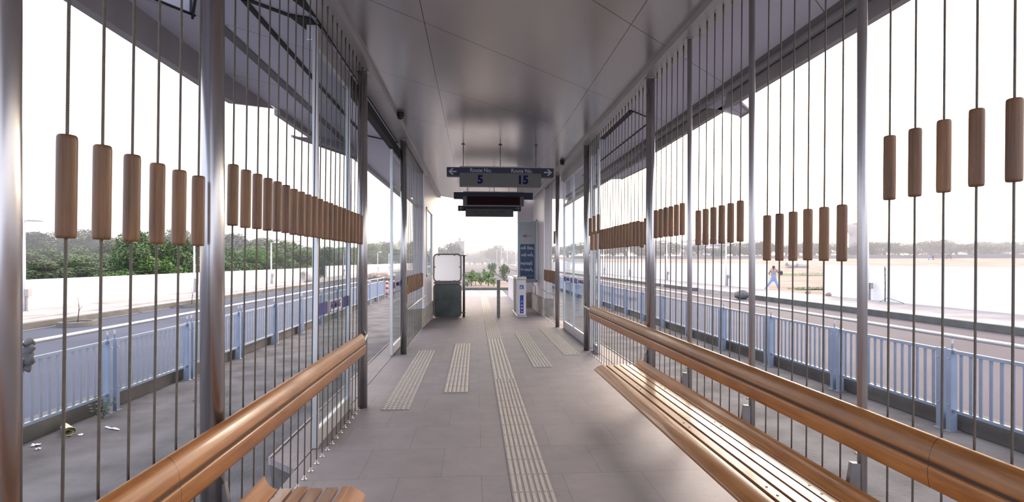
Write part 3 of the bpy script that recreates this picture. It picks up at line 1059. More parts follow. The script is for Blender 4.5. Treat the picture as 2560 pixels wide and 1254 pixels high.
m = MB(); m.tube([(GW + 0.085, 0.10, 0.0), (GW + 0.085, 0.10, 1.76)], 0.030, 14); m.build('hinge_post', 'gate_steel', t)
m = MB(); m.tube([(GW, 0.0, 1.74), (GW + 0.14, 0.12, 1.74)], 0.015, 8); m.tube([(GW - .02, 0.0, 0.14), (GW + 0.12, 0.1, 0.14)], 0.02, 8); m.build('hinge_arm', 'gate_steel', t)
t = thing('swing_flap', 'narrow swing flap of dark glass standing beside the exit gate', 'gate', (-0.30, 15.1, 0))
ring([(0.0 + 0.02 * 0, p[0], p[2]) for p in rounded(0.02, 0.62, 0.06, 0.93, 0.09, 0)], 0.016).build('flap_frame', 'gate_steel', t)
m = MB(); m.prism([(p[0], p[2]) for p in rounded(0.03, 0.61, 0.07, 0.92, 0.09, 0)], -0.005, 0.005, 'X'); m.build('flap_panel', 'gate_sheet', t)
m = MB(); m.tube([(-0.02, 0.0, 0.0), (-0.02, 0.0, 0.98)], 0.022, 12); m.build('flap_post', 'gate_steel', t)
t = thing('barrier_post', 'slim steel barrier post standing alone in the exit', 'post', (0.667, 15.02, 0))
m = MB(); m.box(-0.045, 0.045, -0.05, 0.05, 0.0, 1.05, 0.006); m.build('shaft', 'gate_steel', t)
m = MB(); m.box(-0.05, 0.05, -0.055, 0.055, 1.05, 1.065, 0.004); m.build('cap', 'fare_gate_steel', t)

# fare gate cabinet
t = thing('fare_gate', 'white and steel fare gate cabinet with blue arrow label', 'ticket gate', (1.20, 15.0, 0))
m = MB(); m.box(-0.02, 0.27, -0.03, 1.75, 0.0, 0.05, 0.01); m.build('base', 'fare_gate_steel', t)
m = MB(); m.box(0.0, 0.25, 0.0, 0.30, 0.05, 1.06, 0.008); m.build('front_cabinet', 'fare_gate_steel', t)
m = MB(); m.box(0.0, 0.25, 1.42, 1.70, 0.05, 1.06, 0.008); m.build('rear_cabinet', 'fare_gate_steel', t)
m = MB(); m.box(-0.01, 0.26, -0.015, 1.72, 1.06, 1.14, 0.015); tp = m.build('top_cover', 'fare_gate_steel', t)
m = MB(); m.box(0.02, 0.07, 0.2, 0.30, 1.14, 1.165, 0.004); m.box(0.12, 0.2, 0.6, 0.7, 1.14, 1.16, 0.004); m.build('card_reader', 'black_plastic', tp)
m = MB(); m.box(0.018, 0.232, -0.006, 0.0, 0.08, 1.04, 0.002); fp = m.build('front_panel', 'fare_gate_white', t)
m = MB(); m.box(0.065, 0.185, -0.009, -0.006, 0.79, 0.91); sq = m.build('arrow_label', 'label_blue', fp)
m = MB(); m.box(0.078, 0.172, -0.0105, -0.009, 0.803, 0.897); m.build('label_border', 'label_white', sq)
m = MB(); m.box(0.084, 0.166, -0.012, -0.0105, 0.809, 0.891); m.build('label_field', 'label_blue', sq)
m = MB()
m.prism([(0.095, 0.82), (0.135, 0.82), (0.118, 0.836), (0.152, 0.866), (0.140, 0.880), (0.108, 0.848), (0.095, 0.862)], -0.0135, -0.012, 'Y')
m.build('label_arrow', 'label_white', sq)
m = MB(); m.box(0.075, 0.175, -0.009, -0.006, 0.11, 0.62); st_ = m.build('text_strip', 'label_blue', fp)
for ch, z in (('પ', 0.475), ('વ', 0.37), ('શ', 0.28), ('ર', 0.19)):
    text('strip_lettering', ch, 0.075, 'label_white', st_, (0.125, -0.0105, z - 0.03), (PI / 2, PI / 2, 0), bold=0.001)

# advertising lightbox
t = thing('advertising_board', 'tall framed poster in blue and white on the right end wall', 'poster', (1.36, 16.8, 0.905))
m = MB(); m.box(0, 0.60, 0, 0.10, 0, 1.92, 0.01); m.build('case', 'poster_frame', t)
m = MB(); m.box(-0.01, 0.61, -0.02, 0.11, 1.92, 1.95, 0.004); m.build('top_cap', 'label_white', t)
m = MB(); m.box(0.075, 0.53, -0.012, 0.0, 1.22, 1.83); pw = m.build('upper_poster', 'poster_pale', t)
m = MB(); m.box(0.075, 0.53, -0.012, 0.0, 0.12, 1.215); pb = m.build('lower_poster', 'poster_blue', t)
m = MB(); m.box(0.08, 0.525, -0.013, -0.012, 0.205, 0.214); m.build('pale_line', 'poster_pale', pb)
for s_, x_, z_, q_ in (('નવી િદશા,', 0.302, 1.085, 0.120), ('નવો માગ,', 0.302, 0.865, 0.120), ('આપણો', 0.275, 0.600, 0.138), ('જનમાગ..', 0.302, 0.400, 0.128)):
    text('poster_lettering', s_, q_, 'label_white', pb, (x_, -0.0135, z_), bold=0.0025)
for x_, z_ in ((0.447, 0.938), (0.428, 0.476)):
    m = MB(); m.tube([(x_ + 0.024 * math.cos(a), -0.014, z_ + 0.024 * math.sin(a)) for a in [math.radians(q) for q in range(100, 290, 19)]], 0.006, 6); m.build('poster_lettering', 'label_white', pb)
m = MB(); m.box(0.17, 0.21, -0.0145, -0.012, 1.44, 1.50); m.box(0.22, 0.29, -0.0145, -0.012, 1.435, 1.49); m.build('emblem', 'poster_red', pw)
m = MB(); m.tube([(0.25 + 0.09 * math.cos(a), -0.0135, 1.47 + 0.055 * math.sin(a)) for a in [math.radians(q) for q in range(0, 181, 15)]], 0.006, 6)
m.box(0.33, 0.47, -0.0145, -0.012, 1.445, 1.455); m.box(0.33, 0.45, -0.0145, -0.012, 1.49, 1.50); m.build('emblem', 'poster_grey', pw)
m = MB(); m.tube([(0.48, 0.04, 0), (0.48, 0.04, -0.06), (0.56, 0.04, -0.13), (0.56, 0.04, -0.40)], 0.014, 10); m.build('bracket_pipe', 'fare_gate_steel', t)
m = MB(); m.box(0.57, 0.61, -0.035, 0.0, 0.02, 0.08, 0.003); m.box(0.57, 0.61, -0.03, 0.02, 1.95, 2.0, 0.003); m.build('corner_clip', 'gate_steel', t)

# ------------------------------------------------------------------ ground outside
GZ = -0.70
m = MB()
m.box(-5.66, -1.36, -8, 60, GZ - 0.2, GZ)
struct(m.build('bus_lane_left', 'bus_lane'))
m = MB()
m.box(2.13, 6.55, -8, 60, GZ - 0.2, GZ)
struct(m.build('bus_lane_right', 'bus_lane'))
m = MB()
m.box(-1.36, 2.13, 34, 41.8, GZ - 0.2, GZ + 0.001)
m.box(-1.36, 2.13, 24, 34, GZ - 0.3, GZ - 0.02)
struct(m.build('street_crossing', 'sidewalk'))
m = MB()
m.box(-14.8, -5.85, -12, 400, GZ - 0.2, GZ - 0.002)
struct(m.build('road_left', 'asphalt'))
m = MB()
m.box(6.75, 16.75, -12, 400, GZ - 0.2, GZ - 0.002)
struct(m.build('road_right', 'road_right'))
m = MB()
m.box(-5.85, 6.75, 41.8, 400, GZ - 0.2, GZ - 0.004)
struct(m.build('road_far', 'road_right'))
# low kerbs under the fences
for nm, a, b, y1 in (('left', -5.86, -5.63, 33.5), ('right', 6.52, 6.76, 46.0)):
    m = MB()
    m.box(a, b, -6, y1, GZ, GZ + 0.235, 0.012)
    struct(m.build('kerb_fence_' + nm, 'kerb_concrete'))
# kerbs and sidewalks beyond the roads
m = MB()
m.box(-15.05, -14.80, -10, 300, GZ, GZ + 0.22, 0.01)
struct(m.build('kerb_left', 'kerb_concrete'))
m = MB()
m.box(-19.0, -14.9, -10, 300, GZ, GZ + 0.218)
m.box(-16.0, -15.8, -10, 300, GZ, GZ + 0.27)
struct(m.build('sidewalk_left', 'sidewalk'))
for k, (ya, yb) in enumerate(((-10, 31.2), (39.5, 46), (47.5, 300))):
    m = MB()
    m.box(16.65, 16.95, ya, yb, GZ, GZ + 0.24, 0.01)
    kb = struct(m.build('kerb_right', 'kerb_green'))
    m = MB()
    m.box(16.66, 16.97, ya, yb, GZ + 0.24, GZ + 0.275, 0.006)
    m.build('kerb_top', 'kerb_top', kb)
m = MB()
m.box(16.95, 21.0, -10, 300, GZ - 0.2, GZ + 0.22)
struct(m.build('sidewalk_right', 'sidewalk'))
# white boundary walls
m = MB()
m.box(-19.22, -19.0, -10, 66, GZ, 0.765)
m.box(-19.25, -18.97, -10, 66, 0.765, 0.785)
m.box(-19.22, -19.0, 70, 190, GZ, 0.95)
struct(m.build('wall_boundary_left', 'white_wall'))
m = MB()
m.box(21.0, 21.24, -10, 30.7, GZ, 1.33)
struct(m.build('wall_boundary_right', 'white_wall'))
m = MB()
m.box(21.0, 21.24, 37.2, 230, GZ, 1.36)
struct(m.build('wall_boundary_right', 'white_wall'))


def sstep(t):
    t = max(0.0, min(1.0, t))
    return t * t * (3 - 2 * t)


def field_z(x, y):
    r = math.hypot(x, y)
    return -0.50 + 3.4 * sstep((r - 55) / 125) + 0.05 * math.sin(x * 0.7) * math.cos(y * 0.43)


def left_z(x, y):
    return -0.45 + 1.2 * sstep((-x - 30) / 60)


def terrain(name, fn, x0, x1, y0, y1, nx, ny, material):
    m = MB()
    for j in range(ny + 1):
        for i in range(nx + 1):
            x = x0 + (x1 - x0) * (i / nx) ** 1.6 if x1 > x0 else x0 + (x1 - x0) * (i / nx) ** 1.6
            y = y0 + (y1 - y0) * (j / ny)
            m.v.append((x, y, fn(x, y)))
    for j in range(ny):
        for i in range(nx):
            a = j * (nx + 1) + i
            m.f.append((a, a + 1, a + nx + 2, a + nx + 1))
            m.s.append(True)
    return m.build(name, material)


struct(terrain('field_right', field_z, 21.1, 420, -40, 500, 60, 110, 'dry_earth'))
struct(terrain('land_left', left_z, -19.1, -420, -40, 500, 40, 60, 'scrub_earth'))
m = MB()
m.box(-420, 420, 400, 900, -1.2, -0.72)
struct(m.build('land_far', 'dry_earth'))
for cx, cy, rx, ry, lb in ((27.0, 37.5, 4.2, 1.3, 'nearer green grass patch on the dry field behind the wall gap'), (45, 66, 9, 2.6, 'farther green grass patch on the dry field before the concrete pipes')):
    m = MB()
    pts = []
    for k in range(40):
        a = 2 * PI * k / 40
        q = 1 + 0.25 * math.sin(3 * a + cx) + 0.12 * math.sin(7 * a)
        pts.append((cx + rx * q * math.cos(a), cy + ry * q * math.sin(a)))
    m.poly([(x, y, field_z(x, y) + 0.035) for x, y in pts] + [(cx, cy, field_z(cx, cy) + 0.07)], [(k, (k + 1) % 40, 40) for k in range(40)], True)
    for k in range(500):
        a, q = random.uniform(0, 2 * PI), math.sqrt(random.random())
        x, y = cx + rx * q * math.cos(a), cy + ry * q * math.sin(a)
        z = field_z(x, y)
        h = random.uniform(0.08, 0.22)
        dx, dy = random.uniform(-.05, .05), random.uniform(-.05, .05)
        m.poly([(x - 0.02, y, z), (x + 0.02, y, z), (x + dx, y + dy, z + h)], [(0, 1, 2)])
    tag(m.build('grass', 'grass_patch'), lb, 'grass', kind='stuff')


# ------------------------------------------------------------------ fences
def fence(side, x, y0, n, near):
    s = 1 if side == 'left' else -1          # the station side of the fence
    pit = 2.22 if side == 'left' else 2.20
    def parts(t, y, full):
        a, b = 0.078, pit - 0.078
        for q in (a, b):
            m = MB()
            m.box(-0.05, 0.05, q - 0.026, q + 0.026, 0.0, 1.10, 0.004)
            m.box(0.05 * s - 0.004, 0.05 * s + 0.004, q - 0.036, q + 0.036, 0.004, 1.10)
            p = m.build('post', 'fence_paint', t)
            m = MB(); m.box(-0.09, 0.09, q - 0.05, q + 0.05, 0.0, 0.008); m.build('base_plate', 'fence_tube', p)
            m = MB()
            for z in (0.36, 0.98):
                m.tube([(0.052 * s, q, z), (0.064 * s, q, z)], 0.011, 8)
            m.build('bolt', 'fence_tube', p)
        m = MB(); m.box(-0.022, 0.022, a, b, 1.045, 1.09, 0.003); m.build('top_rail', 'fence_paint', t)
        m = MB(); m.box(-0.022, 0.022, a, b, 0.255, 0.295, 0.003); m.build('bottom_rail', 'fence_paint', t)
        k = 14
        if full:
            for i in range(k):
                q = a + (b - a) * (i + 1) / (k + 1)
                link('bar', BARM, t, (0, q, 0.29))
        else:
            m = MB()
            for i in range(k):
                q = a + (b - a) * (i + 1) / (k + 1)
                m.box(-0.006, 0.006, q - 0.022, q + 0.022, 0.29, 1.05)
            m.build('bar_infill', 'fence_paint', t)
    full = flat = None
    for i in range(n):
        y = y0 + pit * i
        lb = f'{ORD[i + 1]} pale blue barred fence panel from the camera along the {side} bus lane'
        g = f'fence panels along the {side} bus lane'
        if i < near:
            if not full:
                full = thing('fence_panel', lb, 'fence', (x, y, GZ), group=g); parts(full, y, True)
            else:
                copy_tree(full, lb, (x, y, GZ))
        else:
            if not flat:
                flat = thing('fence_panel', lb, 'fence', (x, y, GZ), group=g); parts(flat, y, False)
            else:
                copy_tree(flat, lb, (x, y, GZ))
    t = thing('handrail', f'round galvanized handrail running above the {side} fence', 'handrail', (x, y0, GZ))
    m = MB(); m.tube([(0, pit * q, 1.275) for q in range(n + 1)], 0.029, 16); m.build('tube', 'fence_tube', t)
    for i in range(n + 1):
        for q in (-0.078, 0.078):
            if (i == 0 and q < 0) or (i == n and q > 0):
                continue
            m = MB(); m.tube([(0, pit * i + q, 1.09), (0, pit * i + q, 1.26)], 0.0105, 8)
            m.build('stub', 'fence_tube', t)


bm_ = MB(); bm_.box(-0.006, 0.006, -0.022, 0.022, 0, 0.76)
BARM = bm_.mesh('bar', 'fence_paint')
fence('left', -5.52, 8.5 - 2.22 * 2, 13, 6)
fence('right', 6.42, 6.82 - 2.2 * 2, 19, 7)


# ------------------------------------------------------------------ street lamps
def lamp(label, x, y, z, h, direction, group):
    t = thing('street_lamp', label, 'street lamp', (x, y, z), group=group)
    m = MB(); m.tube([(0, 0, 0.0), (0, 0, 1.0), (0, 0, h)], [0.075, 0.065, 0.05], 12); m.build('pole', 'lamp_paint', t)
    m = MB(); m.box(-0.15, 0.15, -0.15, 0.15, 0, 0.02); m.build('base_plate', 'lamp_paint', t)
    m = MB(); m.tube([(0, 0, h - 0.03), (direction * 0.62, 0, h - 0.02)], 0.025, 8); m.build('arm', 'lamp_paint', t)
    c = (direction * 0.45, 0, h)
    m = MB(); m.lathe([(0.001, -0.05), (0.27, -0.045), (0.28, -0.01), (0.24, 0.05), (0.14, 0.09), (0.001, 0.10)], c, 20); m.build('lamp_head', 'lamp_paint', t)
    m = MB(); m.box(0.08, 0.24, -0.1, 0.1, 0.62, 0.92, 0.01); m.box(0.09, 0.16, -0.03, 0.03, 0.0, 0.62); m.build('meter_box', 'fascia_grey', t)
    return t


SW = GZ + 0.22
L1 = lamp('first white street lamp from the camera before the left boundary wall', -18.4, 23.1, SW, 3.74, 1, 'left street lamps')
for i in range(1, 8):
    copy_tree(L1, f'{ORD[i + 1]} white street lamp from the camera before the left boundary wall', (-18.4, 23.1 + 13.25 * i, SW), group='left street lamps')
R1 = lamp('first white street lamp from the camera before the right boundary wall', 20.6, 26.6, SW, 4.05, -1, 'right street lamps')
for i, y in enumerate((42.4, 56, 70, 84, 98, 112)):
    copy_tree(R1, f'{ORD[i + 2]} white street lamp from the camera before the right boundary wall', (20.6, y, SW), group='right street lamps')
F1 = lamp('first tall street lamp from the camera beside the far median road', 7.0, 78, GZ, 6.6, 1, 'far road street lamps')
for i, y in enumerate((104, 135, 170, 210, 255)):
    copy_tree(F1, f'{ORD[i + 2]} tall street lamp from the camera beside the far median road', (7.4 + 0.006 * y, y, GZ), group='far road street lamps')


# ------------------------------------------------------------------ trees
def crown(n, blobs, leaf, rnd, mt, flat=1.0):
    m = MB()
    tot = sum(b[3] ** 2 for b in blobs)
    for (bx, by, bz, br) in blobs:
        for _ in range(int(n * br * br / tot)):
            d = Vector((rnd.gauss(0, 1), rnd.gauss(0, 1), rnd.gauss(0, 1))).normalized()
            r = br * (0.55 + 0.5 * rnd.random() ** 0.6)
            p = Vector((bx + d.x * r, by + d.y * r, bz + d.z * r * flat))
            a = Vector((rnd.gauss(0, 1), rnd.gauss(0, 1), rnd.gauss(0, .5))).normalized()
            b = a.cross(d + Vector((rnd.gauss(0, .6), rnd.gauss(0, .6), rnd.gauss(0, .6)))).normalized()
            s = leaf * rnd.uniform(0.6, 1.3)
            m.poly([p - a * s, p - b * s * .45, p + a * s, p + b * s * .45], [(0, 1, 2, 3)])
    return m.mesh('foliage', mt)


def trunk_mesh(blobs, rnd, base=0.16):
    m = MB()
    m.tube([(0, 0, -0.3), (0.05, 0.02, 0.25), (0.0, 0.05, 0.5)], [base, base * .8, base * .6], 8)
    for (bx, by, bz, br) in blobs:
        m.tube([(0.0, 0.04, 0.42), (bx * .4, by * .4, 0.35 + bz * .35), (bx, by, bz)], [base * .5, base * .3, base * .1], 6)
    return m.mesh('trunk', 'bark')


# crowns are about one unit wide and one unit high; every tree scales its own
PROTO = []
rnd = random.Random(3)
for k in range(5):
    blobs = []
    for _ in range(11):
        a = rnd.uniform(0, 2 * PI)
        q = rnd.uniform(0.05, 0.36)
        z = rnd.uniform(0.30, 0.80) - q * 0.3
        blobs.append((q * math.cos(a), q * math.sin(a), z, rnd.uniform(0.13, 0.21)))
    PROTO.append((blobs, rnd.random()))
FOL, TRK = {}, {}
NAMES = {'leaf_green': 'mid green', 'leaf_bright': 'bright green', 'leaf_olive': 'olive green', 'leaf_hazy': 'grey green'}


def tree(name, label, x, y, z, w, h, mt, dense, group, leaf=0.055, cat='tree'):
    k = rnd.randrange(5)
    key = (k, mt, dense, leaf)
    if key not in FOL:
        FOL[key] = crown(dense, PROTO[k][0], leaf, random.Random(k), mt, 0.9)
    if k not in TRK:
        TRK[k] = trunk_mesh(PROTO[k][0], rnd, 0.035)
    t = thing(name, label, cat, (x, y, z), rnd.uniform(0, 6.28), group)
    t.scale = (w, w, h)
    link('foliage', FOL[key], t)
    link('trunk', TRK[k], t)
    return t


def row(specs, mt, dense, group, where, name='tree', leaf=0.055, base=None, cat='tree'):
    """specs: (bearing, distance, top height in the view, width)"""
    for i, (px, dep, ytop, w) in enumerate(sorted(specs)):
        x, y = spot(px, dep)
        if base is lz and x > -19.6 - w * 0.55:
            k = (-19.6 - w * 0.55) / x      # keep the crown clear of the wall
            x, y, dep = x * k, y * k, dep * k
        z = base(x, y) if base else GZ
        h = max(1.0, (zat(ytop, dep) - z) / 0.98)
        mm = mt[i % len(mt)] if isinstance(mt, list) else mt
        lb = f'{NAMES[mm]} {name.replace("_", " ")}, {ORD[i + 1]} from the left in the {where}'
        tree(name, lb, x, y, z - 0.05, w, h, mm, dense, group, leaf, cat)


lz = left_z
# far blue-green ridge, middle scrub and near bushes behind the left wall
row([(40 + 46 * i, 92 + (i * 37) % 17, [566, 572, 575, 568, 565, 582, 588, 580, 570, 560, 566, 572][i % 12] if i < 12 else [574, 585, 598, 604, 600, 596, 606, 610, 602, 598][(i - 12) % 10], 11) for i in range(20)],
    ['leaf_hazy', 'leaf_olive'], 7000, 'far trees behind the left wall', 'far row behind the left wall', 'tall_tree', 0.022, lz)
row([(30 + 40 * i, 58 + (i * 29) % 11, 612 + [6, 0, 10, -4, 8, 14, -20, -26, -6, 4][i % 10], 7.0) for i in range(24)],
    ['leaf_olive', 'leaf_green'], 7000, 'middle scrub behind the left wall', 'middle row behind the left wall', 'scrub_tree', 0.023, lz)
row([(20 + 44 * i, 36 + (i * 17) % 8, 640 + [6, -4, 2, 8, -6][i % 5], 4.6) for i in range(22)],
    ['leaf_green', 'leaf_green', 'leaf_olive'], 6500, 'near bushes behind the left wall', 'near row behind the left wall', 'bush', 0.025, lz, 'bush')
row([(352, 35, 553, 3.6), (430, 36, 566, 3.4), (395, 31.5, 622, 3.6), (455, 33, 640, 3.2), (300, 34, 640, 3.4), (490, 36, 585, 3.2)],
    ['leaf_bright', 'leaf_green'], 7000, 'leafy trees rising behind the left wall', 'clump rising behind the left wall', 'leafy_tree', 0.026, lz)
row([(560, 48, 586, 4.4), (625, 44, 604, 4.4), (690, 50, 612, 4.4), (745, 56, 612, 5), (800, 60, 606, 5.5), (855, 62, 606, 5.5)],
    ['leaf_green', 'leaf_bright'], 7000, 'feathery trees behind the left wall', 'feathery clump behind the left wall', 'feathery_tree', 0.021, lz)
row([(915, 78, 600, 8), (945, 82, 592, 9), (968, 86, 592, 9), (1000, 95, 598, 10), (1022, 90, 588, 9), (1044, 95, 594, 9)],
    ['leaf_green', 'leaf_olive'], 6000, 'trees seen through the left doorway', 'group seen through the left doorway', 'roadside_tree', 0.023, lz)
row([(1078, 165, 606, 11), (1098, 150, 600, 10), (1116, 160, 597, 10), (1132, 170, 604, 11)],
    'leaf_hazy', 5000, 'hazy trees left of the far road', 'haze left of the far road', 'distant_tree', 0.024, None)
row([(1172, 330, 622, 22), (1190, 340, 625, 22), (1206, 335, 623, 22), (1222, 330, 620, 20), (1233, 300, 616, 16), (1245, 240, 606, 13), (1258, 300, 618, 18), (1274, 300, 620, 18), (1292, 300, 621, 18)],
    'leaf_hazy', 5000, 'hazy trees closing the far road', 'haze closing the far road', 'distant_tree', 0.022, None)
RT = [(1742, 138, 603, 9), (1783, 136, 614, 8), (1834, 140, 600, 11), (1905, 142, 592, 13)]
for i in range(34):
    px = 1385 + i * 36
    top = [612, 606, 600, 604, 598, 594, 602, 607, 596, 600][i % 10]
    if px > 2150:
        top = [594, 597, 603, 606, 594, 590, 588, 602, 604, 596, 598, 594][(i - 22) % 12]
    RT.append((px, 150 + (i * 43) % 23, top, 13 + (i * 7) % 4))
row(RT, 'leaf_hazy', 5000, 'tree line beyond the right field', 'right field tree line', 'distant_tree', 0.021, field_z)

# shrubs and soil on the median outside the exit
m = MB()
m.box(-0.95, 3.4, 41.8, 42.05, GZ, GZ + 0.20, 0.02)
struct(m.build('kerb_median', 'kerb_green'))
m = MB()
pts = [(-0.9, 42.05), (3.35, 42.05), (3.2, 56), (-0.8, 56)]
m.prism(pts, GZ, GZ + 0.17)
struct(m.build('land_median', 'dry_earth'))
for i, (px, dep, top, w) in enumerate([(1168, 44, 700, 0.9), (1178, 45, 668, 1.5), (1190, 47, 672, 1.0), (1203, 46, 676, 0.8), (1222, 45, 668, 1.4), (1234, 44, 690, 1.0), (1210, 50, 664, 0.7)]):
    x, y = spot(px, dep)
    z = GZ + 0.17
    tree('shrub', f'young leafy shrub on the median, {ORD[i + 1]} in the planting bed outside the exit', x, y, z, w, zat(top, dep) - z, 'leaf_bright', 420, 'shrubs on the median', 0.06, 'shrub')
row([(1232, 70, 648, 1.6), (1262, 60, 652, 1.5)], 'leaf_green', 700, 'kerb shrubs', 'verge of the far road', 'small_shrub', 0.06, None, 'shrub')
for nm, a, b in (('a', 3.7, 3.95), ('b', 9.0, 9.25)):
    m = MB(); m.box(a, b, 30, 330, GZ, GZ + 0.2); struct(m.build('kerb_far', 'kerb_concrete'))


# ------------------------------------------------------------------ distant buildings
def block(name, label, px, dep, wpx, ytop, d, rows_, cols_, mt, base=None, cat='building'):
    x, y = spot(px, dep)
    w = wpx * dep / FPX
    z = base(x, y) if base else GZ
    h = zat(ytop, dep) - z
    t = thing(name, label, cat, (x, y, z), 0.15 * math.sin(px))
    m = MB(); m.box(-w / 2, w / 2, 0, d, -0.5, h); m.box(-w / 2 - .2, w / 2 + .2, -.2, d + .2, h, h + 0.35); m.box(-w * .12, w * .12, d * .3, d * .6, h + .3, h + 2.0)
    m.build('walls', mt, t)
    for r in range(rows_):
        for c in range(cols_):
            cx = -w / 2 + w * (c + 0.5) / cols_
            cz = h * (r + 0.45) / rows_
            ww, hh = w / cols_ * 0.26, h / rows_ * 0.24
            m = MB(); m.box(cx - ww, cx + ww, -0.12, 0.05, cz - hh, cz + hh); m.build('window', 'window_dark', t)
    return t


block('apartment_block', 'white apartment block with window rows beyond the right field', 1778, 152, 78, 600, 12, 5, 7, 'building_white', field_z)
block('apartment_block', 'pale apartment block among trees beside the thick right column', 1648, 175, 30, 603, 12, 6, 3, 'building_white', field_z)
block('house', 'small white house among the trees right of the water tower', 2238, 178, 26, 610, 10, 3, 3, 'building_white', field_z)
block('house', 'low white house in the right tree line behind motorbike', 2372, 185, 18, 616, 10, 2, 2, 'building_white', field_z)
block('house', 'pale house at the far right end of the tree line', 2508, 185, 40, 604, 10, 3, 4, 'building_white', field_z)
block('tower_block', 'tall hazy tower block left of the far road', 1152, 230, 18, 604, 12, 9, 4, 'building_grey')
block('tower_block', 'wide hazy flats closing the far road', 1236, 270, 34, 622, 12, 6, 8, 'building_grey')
block('house', 'small white house on the wooded ridge left', 652, 110, 14, 602, 8, 2, 2, 'building_white', lz)
block('house', 'pale flat building glimpsed over trees behind the door glass', 690, 120, 40, 600, 8, 3, 4, 'building_white', lz)
x, y = spot(2132, 190)
t = thing('water_tower', 'hazy concrete water tower with round tank above the right trees', 'water tower', (x, y, field_z(x, y)))
zt = zat(557, 190) - field_z(x, y)
m = MB(); m.tube([(0, 0, -1), (0, 0, zt * .62)], [1.0, 0.9], 16); m.build('shaft', 'building_grey', t)
m = MB(); m.lathe([(0.1, zt * .60), (0.95, zt * .61), (1.95, zt * .80), (2.0, zt * .92), (1.3, zt * .98), (0.1, zt)], n=24); m.build('tank', 'building_grey', t)
for k in range(6):
    a = 2 * PI * k / 6
    m = MB(); m.tube([(1.2 * math.cos(a), 1.2 * math.sin(a), -1), (1.2 * math.cos(a), 1.2 * math.sin(a), zt * .66)], 0.16, 8); m.build('leg', 'building_grey', t)
# low far wall under the right tree line
m = MB()
for i in range(60):
    a0, a1 = math.radians(8 + i * 1.15), math.radians(8 + (i + 1) * 1.15)
    p0, p1 = (143 * math.sin(a0), 143 * math.cos(a0)), (143 * math.sin(a1), 143 * math.cos(a1))
    if p0[0] < 24:
        continue
    z0 = field_z(*p0)
    m.prism([p0, p1, (p1[0] * 1.003, p1[1] * 1.003), (p0[0] * 1.003, p0[1] * 1.003)], z0 - 0.6, z0 + 0.75)
struct(m.build('wall_field', 'building_grey'))

# ------------------------------------------------------------------ things on the field and road
x, y = spot(1978, 88)
PA = thing('concrete_pipe', 'concrete pipe lying on the field, far one of the pair', 'pipe', (x, y, field_z(x, y) + 0.42), 0.15, 'concrete pipes')


def pipe_mesh(L, r):
    m = MB()
    n = 24
    pr = [(-L / 2, r), (L / 2, r), (L / 2, r * .8), (-L / 2, r * .8)]
    for (yy, rr) in pr:
        for k in range(n):
            m.v.append((yy, rr * math.cos(2 * PI * k / n), rr * math.sin(2 * PI * k / n)))
    for i in range(4):
        for k in range(n):
            m.f.append((i * n + k, i * n + (k + 1) % n, ((i + 1) % 4) * n + (k + 1) % n, ((i + 1) % 4) * n + k)); m.s.append(i in (0, 2))
    return m


pipe_mesh(1.7, 0.45).build('shell', 'pipe_concrete', PA)
q = copy_tree(PA, 'concrete pipe lying on the field with its dark open end showing', (x + 1.75, y - 0.35, field_z(x, y) + 0.42), -0.35, group='concrete pipes')
x, y = spot(768, 52)
q = thing('concrete_pipe', 'concrete ring lying on the left sidewalk before the white wall', 'pipe', (x, y, SW + 0.55), 0.9)
pipe_mesh(0.9, 0.55).build('shell', 'pipe_concrete', q)


def stone(label, x, y, z, r, mt='rock', name='boulder', sq=(1.2, .8, .8)):
    m = MB(); m.ico((0, 0, 0), r, 2, sq, 0.35)
    o = m.build(name, mt, None, (x, y, z + r * sq[2] * .8))
    tag(o, label, 'stone')


x, y = spot(1855, 32)
stone('dark boulder lying on the right road before the kerb', x, y, GZ, 0.38)
for i, (px, dep, yy, lb) in enumerate([(2005, 33.5, 0, 'small dark lump of rubble at the field edge'), (2055, 31.5, 0, 'dark rubble lump beside the end of the near white wall')]):
    x, y = spot(px, dep)
    stone(lb, x + 0.4, y, -0.5, 0.16, 'debris', 'rubble_lump')
# planting rings by the left kerb with dry saplings
for i, (px, dep, lb) in enumerate(((-1, 19.9, 'low concrete tree ring with dry twig by the left kerb, nearer'), (-1, 27.5, 'low concrete tree ring with dry twig by the left kerb, farther'))):
    t = thing('tree_ring', lb, 'planter', (-14.05, dep, GZ))
    m = MB()
    n = 28
    for rr, z in ((0.60, 0), (0.57, 0.15), (0.42, 0.15), (0.42, 0.05)):
        for k in range(n):
            m.v.append((rr * math.cos(2 * PI * k / n), rr * math.sin(2 * PI * k / n), z))
    for a in range(3):
        for k in range(n):
            m.f.append((a * n + k, a * n + (k + 1) % n, (a + 1) * n + (k + 1) % n, (a + 1) * n + k)); m.s.append(False)
    m.build('ring', 'kerb_concrete', t)
    m = MB(); m.lathe([(0.001, 0.1), (0.42, 0.10), (0.42, 0.0), (0.001, 0.0)], n=20); m.build('soil', 'dry_earth', t)
    m = MB(); m.tube([(0, 0, 0.1), (0.03, 0.02, 0.6), (-0.02, 0.04, 1.0)], [0.02, 0.014, 0.006], 6); m.tube([(0.02, 0.02, 0.5), (0.12, 0.05, 0.7)], [0.01, 0.004], 5); m.build('twig', 'bark', t)
# red and white bollards past the end of the left fence
for i, (dy, lb) in enumerate(((0.0, 'red and white bollard past the left fence, nearer of two'), (0.9, 'red and white bollard past the left fence, farther of two'))):
    t = thing('bollard', lb, 'bollard', (-5.45 + 0.25 * i, 33.6 + dy, GZ), group='bollards past the left fence')
    m = MB(); m.lathe([(0.001, 0), (0.09, 0), (0.08, 1.0), (0.05, 1.06), (0.001, 1.06)], n=16); m.build('body', 'kerb_top', t)
    for z in (0.2, 0.55, 0.85):
        m = MB(); m.tube([(0, 0, z), (0, 0, z + 0.13)], 0.092, 16); m.build('red_band', 'bollard_red', t)
